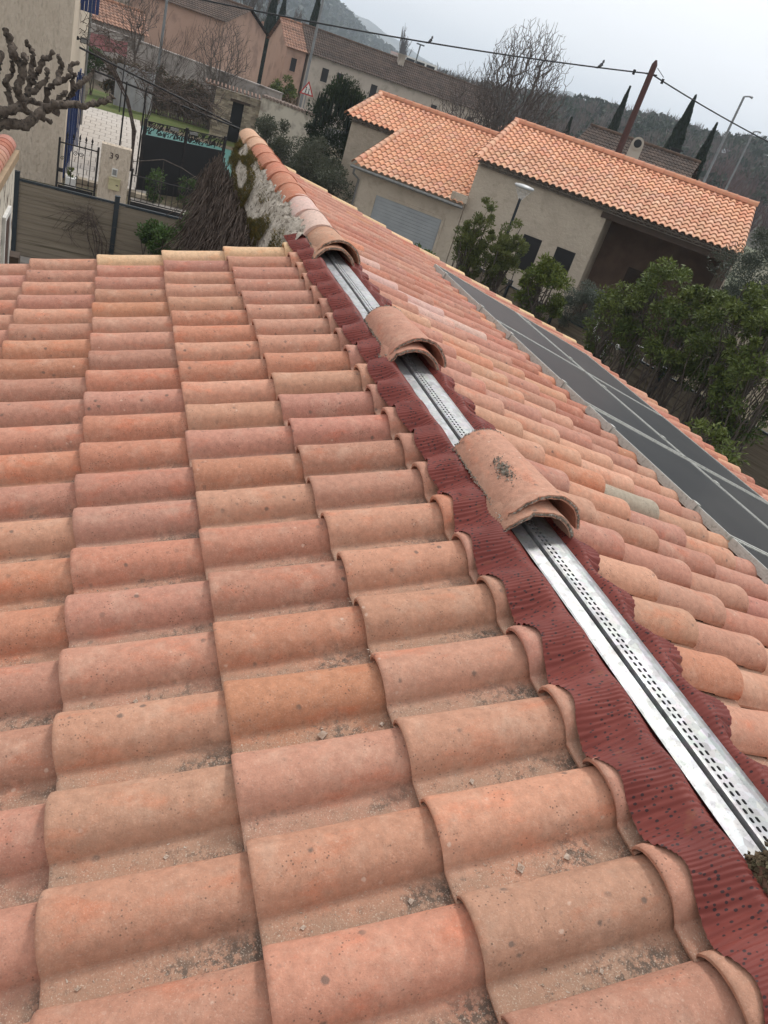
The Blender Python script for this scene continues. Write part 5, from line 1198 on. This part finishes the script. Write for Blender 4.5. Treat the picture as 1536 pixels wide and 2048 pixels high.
# pollarded plane tree
PLANE = {
'limb': [
   [(-3.91, 18.57, -3.06), (-3.62, 18.57, -2.42), (-3.33, 18.66, -2.21), (-3.1, 18.68, -2.14), (-2.87, 18.57, -2.11), (-2.71, 18.57, -1.92), (-2.52, 18.78, -1.73), (-2.35, 18.65, -1.56), (-2.17, 18.66, -1.53), (-1.99, 18.85, -1.48), (-1.79, 18.73, -1.46), (-1.56, 18.82, -1.34), (-1.35, 18.73, -1.21), (-1.28, 18.77, -1.13)] ,
   [(-3.62, 18.54, -2.32), (-3.34, 18.63, -1.99), (-3.13, 18.57, -1.89), (-2.93, 18.64, -1.75), (-2.96, 18.62, -1.65), (-3.04, 18.47, -1.45), (-2.96, 18.64, -1.22), (-3.01, 18.6, -1.05), (-3.07, 18.52, -0.94), (-3.14, 18.45, -0.81), (-3.21, 18.64, -0.69), (-3.27, 18.54, -0.56), (-3.29, 18.6, -0.48)] ,
],
'shoot': [
   [(-3.21, 19.34, -1.92), (-3.28, 19.38, -1.63), (-3.33, 19.25, -1.48), (-3.21, 19.36, -1.28), (-3.22, 19.27, -1.04), (-3.3, 19.38, -0.86)] ,
   [(-2.99, 19.21, -1.72), (-2.9, 19.23, -1.49), (-2.86, 19.25, -1.24), (-2.88, 19.43, -1.08), (-2.84, 19.3, -0.84), (-2.94, 19.34, -0.75), (-2.99, 19.26, -0.63)] ,
   [(-2.92, 18.91, -1.59), (-2.77, 18.92, -1.47), (-2.66, 18.98, -1.32), (-2.54, 18.99, -1.18), (-2.57, 19.06, -0.99)] ,
   [(-2.82, 19.23, -1.36), (-2.72, 19.22, -1.12), (-2.67, 19.25, -0.88), (-2.55, 19.18, -0.82), (-2.5, 19.07, -0.65)] ,
   [(-2.55, 19.43, -1.74), (-2.55, 19.42, -1.42), (-2.4, 19.35, -1.25), (-2.3, 19.39, -1.2), (-2.12, 19.28, -1.02), (-2.15, 19.42, -0.88), (-2.0, 19.37, -0.74)] ,
   [(-2.31, 18.65, -1.19), (-2.32, 18.84, -0.98), (-2.27, 18.88, -0.85), (-2.36, 18.66, -0.67)] ,
   [(-2.2, 19.26, -1.61), (-2.04, 19.2, -1.25), (-1.88, 19.24, -1.08), (-1.76, 19.36, -0.94), (-1.69, 19.39, -0.81)] ,
   [(-3.43, 18.45, -1.33), (-3.34, 18.33, -1.09), (-3.34, 18.49, -0.87)] ,
   [(-2.94, 18.85, -1.69), (-2.75, 18.89, -1.65), (-2.55, 18.79, -1.67)] ,
   [(-2.97, 19.38, -1.92), (-2.77, 19.34, -1.98), (-2.52, 19.49, -2.01), (-2.42, 19.36, -2.02)] ,
   [(-3.15, 18.59, -0.97), (-3.15, 18.64, -0.76), (-3.21, 18.52, -0.54)] ,
   [(-2.95, 18.56, -1.21), (-2.91, 18.43, -0.89), (-2.97, 18.58, -0.83)] ,
   [(-2.03, 19.35, -1.34), (-2.1, 19.37, -1.12), (-2.03, 19.39, -0.96)] ,
   [(-2.37, 19.14, -1.82), (-2.3, 19.13, -1.47), (-2.15, 19.16, -1.32)] ,
],
}
M_PLANE = simple('plane_bark', (.090, .066, .050), (.15, .12, .095), 9, .95, bmp=1., bscale=26, c3=(.035, .028, .022), s3=16, bd=.03)
pl = thing('plane_tree', 'pollarded plane tree with thick knobbly bare limbs in front of the cream house', 'tree', (-4.3, 18.6, G)); random.seed(11)
mt, mc = MB(), MB()
mt.tube([(-4.3, 18.6, G), (-4.25, 18.6, -3.9), (-3.95, 18.55, -3.1)], [.24, .22, .2], 12); part('trunk', mt, M_PLANE, pl)
def gnarly(mb, pts, r0, r1):
    P = [Vector(p) for p in pts]; out = []
    for i in range(len(P)-1):
        for k in range(5): out.append(P[i].lerp(P[i+1], k/5)+Vector([random.gauss(0, .012) for _ in range(3)]))
    out.append(P[-1]); n = len(out); rad = []
    for i in range(n):
        f = i/(n-1); rad.append((r0+(r1-r0)*f)*(1+.16*math.sin(i*1.7+r0*90)+random.gauss(0, .09)))
    rad[-1] *= .75; rad[-2] *= 1.25; mb.tube(out, rad, 9)
    for _ in range(n//2):
        q = out[random.randrange(n)]; v = Vector([random.gauss(0, 1) for _ in range(3)]).normalized(); rr = r0*.5; mb.tube([q, q+v*rr*1.25, q+v*rr*1.7], [rr*.6, rr*.42, rr*.12], 6)
for i, l in enumerate(PLANE['limb']): gnarly(mc, l, .125 if i == 0 else .105, .045)
for l in PLANE['shoot']: gnarly(mc, l, .068, .040)
part('limbs', mc, M_PLANE, pl)
# bare trees
c_ = P2(25.35, 48); tree_fill('bare_tree', 'big leafless tree with rounded fan crown rising above the orange roofs', c_, G, (c_[0], c_[1], 1.75), 2.6, 3.65, 4200, 3, r_tw=.013, limbs=8)
c_ = P2(22.7, 46.5); tree_fill('bare_tree', 'smaller spreading leafless tree left of the big rounded one', c_, G, (c_[0], c_[1], .35), 2.2, 2.3, 1700, 8, r_tw=.009, limbs=6)
c_ = P2(28.0, 54); tree_fill('bare_tree', 'low reddish-brown leafless tree right of the big rounded one', c_, G, (c_[0], c_[1], -.1), 1.9, 1.9, 900, 12, r_tw=.011, limbs=5)
c_ = P2(6.3, 48.7); tree_fill('bare_tree', 'leafless bushy tree in front of the pink house gable', c_, G, (c_[0], c_[1], -.95), 1.65, 2.0, 1500, 15, r_tw=.007, limbs=7)
c_ = P2(1.15, 53); tree_fill('bare_tree', 'small leafless tree on a thin trunk beside the lamp post and pink house', c_, G, (c_[0], c_[1], -.1), 1.35, 1.25, 700, 17, r_tw=.007, limbs=5)
bare_tree('bare_tree', 'slender bare climber tree over the pergola', P2(2.3, 33), 3.4, .9, 64, trunk=.04, lv=4, r_tw=.005, upb=.6, split=3, first=.4)
for k, (hd, d, h) in enumerate(((7.9, 110, 9.5), (9.9, 120, 8), (7.0, 105, 8.5))):
    bare_tree('bare_tree', ['tall hazy leafless tree left of the paired cypresses', 'hazy leafless tree right of the paired cypresses', 'hazy leafless tree behind the pink house gable'][k], P2(hd, d), h, .7, 70+k, trunk=.14, lv=5, r_tw=.02, upb=1, split=3, first=.3)
bare_tree('poplar', 'slim bare poplar standing before the hazy hill above the court fence', P2(17.6, 230), 8.0, .35, 80, trunk=.25, lv=4, r_tw=.05, upb=2, split=4, first=.45)
# cypresses
def cypress(hd, d, ztop, r, label, z0=G, seed=0):
    c = at(hd, d); H = ztop-z0; t = thing('cypress', label, 'tree', c, 'cypresses'); rg = np.random.default_rng(seed); n = 5200
    f = rg.random(n)**.8; a = rg.random(n)*6.283; rad = r*np.minimum(1, (1-f)*1.5)**.8*(.80+.28*rg.random(n)+.12*np.sin(f*40+a*3)); rad = np.where(f < .08, rad*.8, rad)
    Q = np.stack([c.x+rad*np.cos(a), c.y+rad*np.sin(a), z0+.3+f*(H-.3)], 1); D = np.stack([np.cos(a)*.25, np.sin(a)*.25, np.ones(n)], 1)+rg.normal(size=(n, 3))*.12
    cards('foliage', Q, D, .38*d/70, .11*d/70, LM['cyp'], t, tint=rg.random(n)*.6+.4*(np.sin(a*5+f*20) > 0))
    mb = MB(); k = 10; mb.tube([(c.x, c.y, z0+.3+H*(i/k)*.97) for i in range(k+1)], [r*.82*min(1, (1-i/k)*1.5)**.8+.01 for i in range(k+1)], 9); part('inner_foliage', mb, LM['cyp'], t)
    mb = MB(); mb.tube([(c.x, c.y, z0), (c.x, c.y, z0+.8)], .12, 6); part('trunk', mb, M_BARK, t)
cypress(31.85, 78, 5.7, .62, 'pointed cypress left of the leaning wooden pole', seed=1)
cypress(35.85, 66, 5.75, .95, 'tallest pointed cypress, tip touching the overhead cable', seed=2)
cypress(37.75, 62, 4.35, .62, 'shorter cypress beside the white gabled house', seed=3)
cypress(11.45, 92, 5.6, .68, 'dark cypress behind the lamp post left of the court fence', seed=4)
cypress(8.85, 96, 4.8, .75, 'left one of two cypresses standing close together', seed=5)
cypress(9.45, 97, 4.2, .7, 'right one of two cypresses standing close together', seed=6)
cypress(4.3, 115, 3.6, .9, 'hazy cypress behind the pink house roof', seed=7)
cypress(29.1, 66, 1.9, .45, 'small dark cypress behind the right side of the big bare tree', seed=8)

# ------------------------------------------------------------------ woods and hills
def terrain(name, hd0, hd1, d0, d1, prof_, mat, nx=160, nz=24, seed=0, rough=.08):
    mb = MB(); rows = []
    for j in range(nz+1):
        t = j/nz; r = []
        for i in range(nx+1):
            hd = hd0+(hd1-hd0)*i/nx; d = d0+(d1-d0)*t; zt = prof_(hd)*(d1/ (d1)); s = t*t*(3-2*t)
            z = G+(zt-G)*s; z += (zt-G)*rough*mnoise.noise((hd*.9, t*3, seed))*s+(zt-G)*.03*mnoise.noise((hd*5, t*11, seed)); r.append(at(hd, d, z))
        rows.append(r)
    rows.append([p+(p-camp).normalized()*d1*.15-Vector((0, 0, p.z-G)) for p in rows[-1]])
    mb.grid(rows); o = part(name, mb, mat); o['kind'] = 'structure'; return o
def interp(tab):
    def f(x):
        if x <= tab[0][0]: return tab[0][1]
        for (a, b), (c, d) in zip(tab, tab[1:]):
            if x <= c: return b+(d-b)*(x-a)/(c-a)
        return tab[-1][1]
    return f
M_HILL = simple('wooded_hill', (.030, .042, .026), (.065, .070, .045), .012, 1, c3=(.10, .095, .07), s3=.05, bmp=1, bscale=.12, bd=6)
M_HILL2 = simple('far_hill', (.045, .055, .04), (.07, .075, .055), .006, 1, c3=(.18, .17, .14), s3=.02, bmp=1, bscale=.06, bd=10)
el1 = interp([(-30, 4.4), (0, 4.4), (8, 3.6), (11.8, 2.55), (13.4, 1.95), (14.9, 1.2), (17, .75), (20, .5), (24, .4), (60, .4)])
el2 = interp([(-30, 3.5), (8, 3.5), (11.8, 2.75), (14, 2.3), (16.3, 1.80), (18.5, 1.25), (20.4, 1.0), (24, 1.1), (27, 1.9), (28.7, 2.15), (30.5, 1.7), (34, 1.2), (60, 1.2)])
terrain('near_hill', -34, 60, 420, 900, lambda h: 1+900*math.tan(R(el1(h))), M_HILL, seed=1)
terrain('far_hill', -34, 70, 1500, 2300, lambda h: 1+2300*math.tan(R(el2(h))), M_HILL2, seed=5, nx=220)
el3 = interp([(10, .0), (22, .3), (27, 1.2), (30, 2.0), (33, 2.1), (35, 2.55), (37, 2.35), (39, 2.75), (41, 3.1), (48, 3.6), (70, 3.8)])
terrain('wooded_slope', 8, 75, 120, 290, lambda h: -1.2+290*math.tan(R(el3(h)))*.80, simple('forest_floor', (.060, .050, .036), (.04, .04, .028), .1, 1), seed=9)
def zslope(hd, d):
    t = (d-120)/170; t = max(0, min(1, t)); s = t*t*(3-2*t); return G+(-1.2+290*math.tan(R(el3(hd)))*.80-G)*s
rg = np.random.default_rng(99); QQ = {'pine': [], 'bare': [], 'redw': []}
for k in range(2400):
    hd = rg.uniform(19, 60); d = 125+165*rg.random()**.8; s = (d-125)/165; z = zslope(hd, d)
    kind = 'pine' if rg.random() < (.10+.85*s**1.3 if hd > 28 else .35) else ('redw' if (hd > 36 and d < 180) else 'bare')
    h = rg.uniform(4.0, 6.5) if kind == 'pine' else rg.uniform(4.5, 7.5); n = 60
    if kind == 'pine':
        c = np.array(at(hd, d, z+h*.62)); dd_ = rg.normal(size=(n, 3)); dd_ /= np.linalg.norm(dd_, axis=1, keepdims=True); dd_[:, 2] = np.abs(dd_[:, 2])*.9-.15
        q = c+dd_*np.array([2.1, 2.1, h*.36])*(.75+.35*rg.random((n, 1))); QQ[kind].append((q, dd_+rg.normal(size=(n, 3))*.5, np.full(n, rg.random()*.6)+.4*rg.random(n)*(dd_[:, 2] > 0)))
    else:
        c = np.array(at(hd, d, z)); a = rg.random(n)*6.28; r_ = 1.7*np.sqrt(rg.random(n)); f = rg.random(n); q = c+np.stack([r_*np.cos(a)*(.3+.7*f), r_*np.sin(a)*(.3+.7*f), h*(.12+.88*f)*(1-.12*r_)], 1)
        QQ[kind].append((q, np.stack([np.cos(a)*.35, np.sin(a)*.35, np.ones(n)], 1), np.full(n, rg.random()*.5)+.5*rg.random(n)))
# scattered trees on the plain to the left, among the far houses
for k in range(900):
    hd = rg.uniform(-12, 24); d = rg.uniform(150, 420); z = G; kind = 'pine' if rg.random() < .4 else 'bare'; n = 50; h = rg.uniform(4, 7) if kind == 'bare' else rg.uniform(4, 7); sc_ = 1+d/400
    dd_ = rg.normal(size=(n, 3)); dd_ /= np.linalg.norm(dd_, axis=1, keepdims=True); c = np.array(at(hd, d, z+h*.55)); q = c+dd_*np.array([1.8, 1.8, h*.45])*sc_*rg.random((n, 1))**.4
    QQ[kind].append((q, dd_+np.array([0, 0, 1.2 if kind == 'bare' else .2]), np.full(n, rg.random()*.6)+.4*rg.random(n)))
for kind, ls, l, w in (('pine', QQ['pine'], 1.25, .8), ('bare', QQ['bare'], 1.9, .15), ('redw', QQ['redw'], 1.9, .16)):
    Q = np.concatenate([x[0] for x in ls]); D = np.concatenate([x[1] for x in ls]); T = np.concatenate([x[2] for x in ls])
    o = cards({'pine': 'pine_wood', 'bare': 'bare_wood', 'redw': 'reddish_scrub'}[kind], Q, D, l*(.7+.6*RNG.random(len(Q))), w, LM[kind], None, 'stuff', T)
    tag(o, {'pine': 'dark green pine woods covering the slope below the sky', 'bare': 'grey-brown leafless woods at the foot of the slope', 'redw': 'reddish leafless scrub behind the orange ridge at right'}[kind], 'woods')
# denser forest skin on the hazy hill
Q, D, T = [], [], []
for k in range(7000):
    hd = rg.uniform(-8, 24); t = rg.random()**.8; d = 430+470*t; s = t*t*(3-2*t); z = G+(1+900*math.tan(R(el1(hd)))-G)*s; n = 5
    c = np.array(at(hd, d, z+1.6)); q = c+rg.normal(size=(n, 3))*np.array([2.2, 2.2, 1.5]); Q.append(q); D.append(rg.normal(size=(n, 3))+np.array([0, 0, .6])); T.append(np.full(n, rg.random()))
o = cards('hill_wood', np.concatenate(Q), np.concatenate(D), 5.0, 3.6, LM['pine'], None, 'stuff', np.concatenate(T)); tag(o, 'hazy pine woods covering the hill at upper left', 'woods')

# ------------------------------------------------------------------ air
hz = MB(); hz.box(-2150, 2750, -260, 2950, G-1.2, 150)
HZ = bpy.data.materials.new('haze_air'); HZ.use_nodes = True; t = HZ.node_tree; t.nodes.clear(); o_ = t.nodes.new('ShaderNodeOutputMaterial'); pv = t.nodes.new('ShaderNodeVolumePrincipled')
pv.inputs['Color'].default_value = (.80, .89, 1, 1); pv.inputs['Density'].default_value = .0005; t.links.new(pv.outputs[0], o_.inputs['Volume'])
ho = part('haze', hz, HZ); ho['kind'] = 'stuff'
S.cycles.volume_bounces = 2; S.cycles.max_bounces = 6; S.cycles.transparent_max_bounces = 12
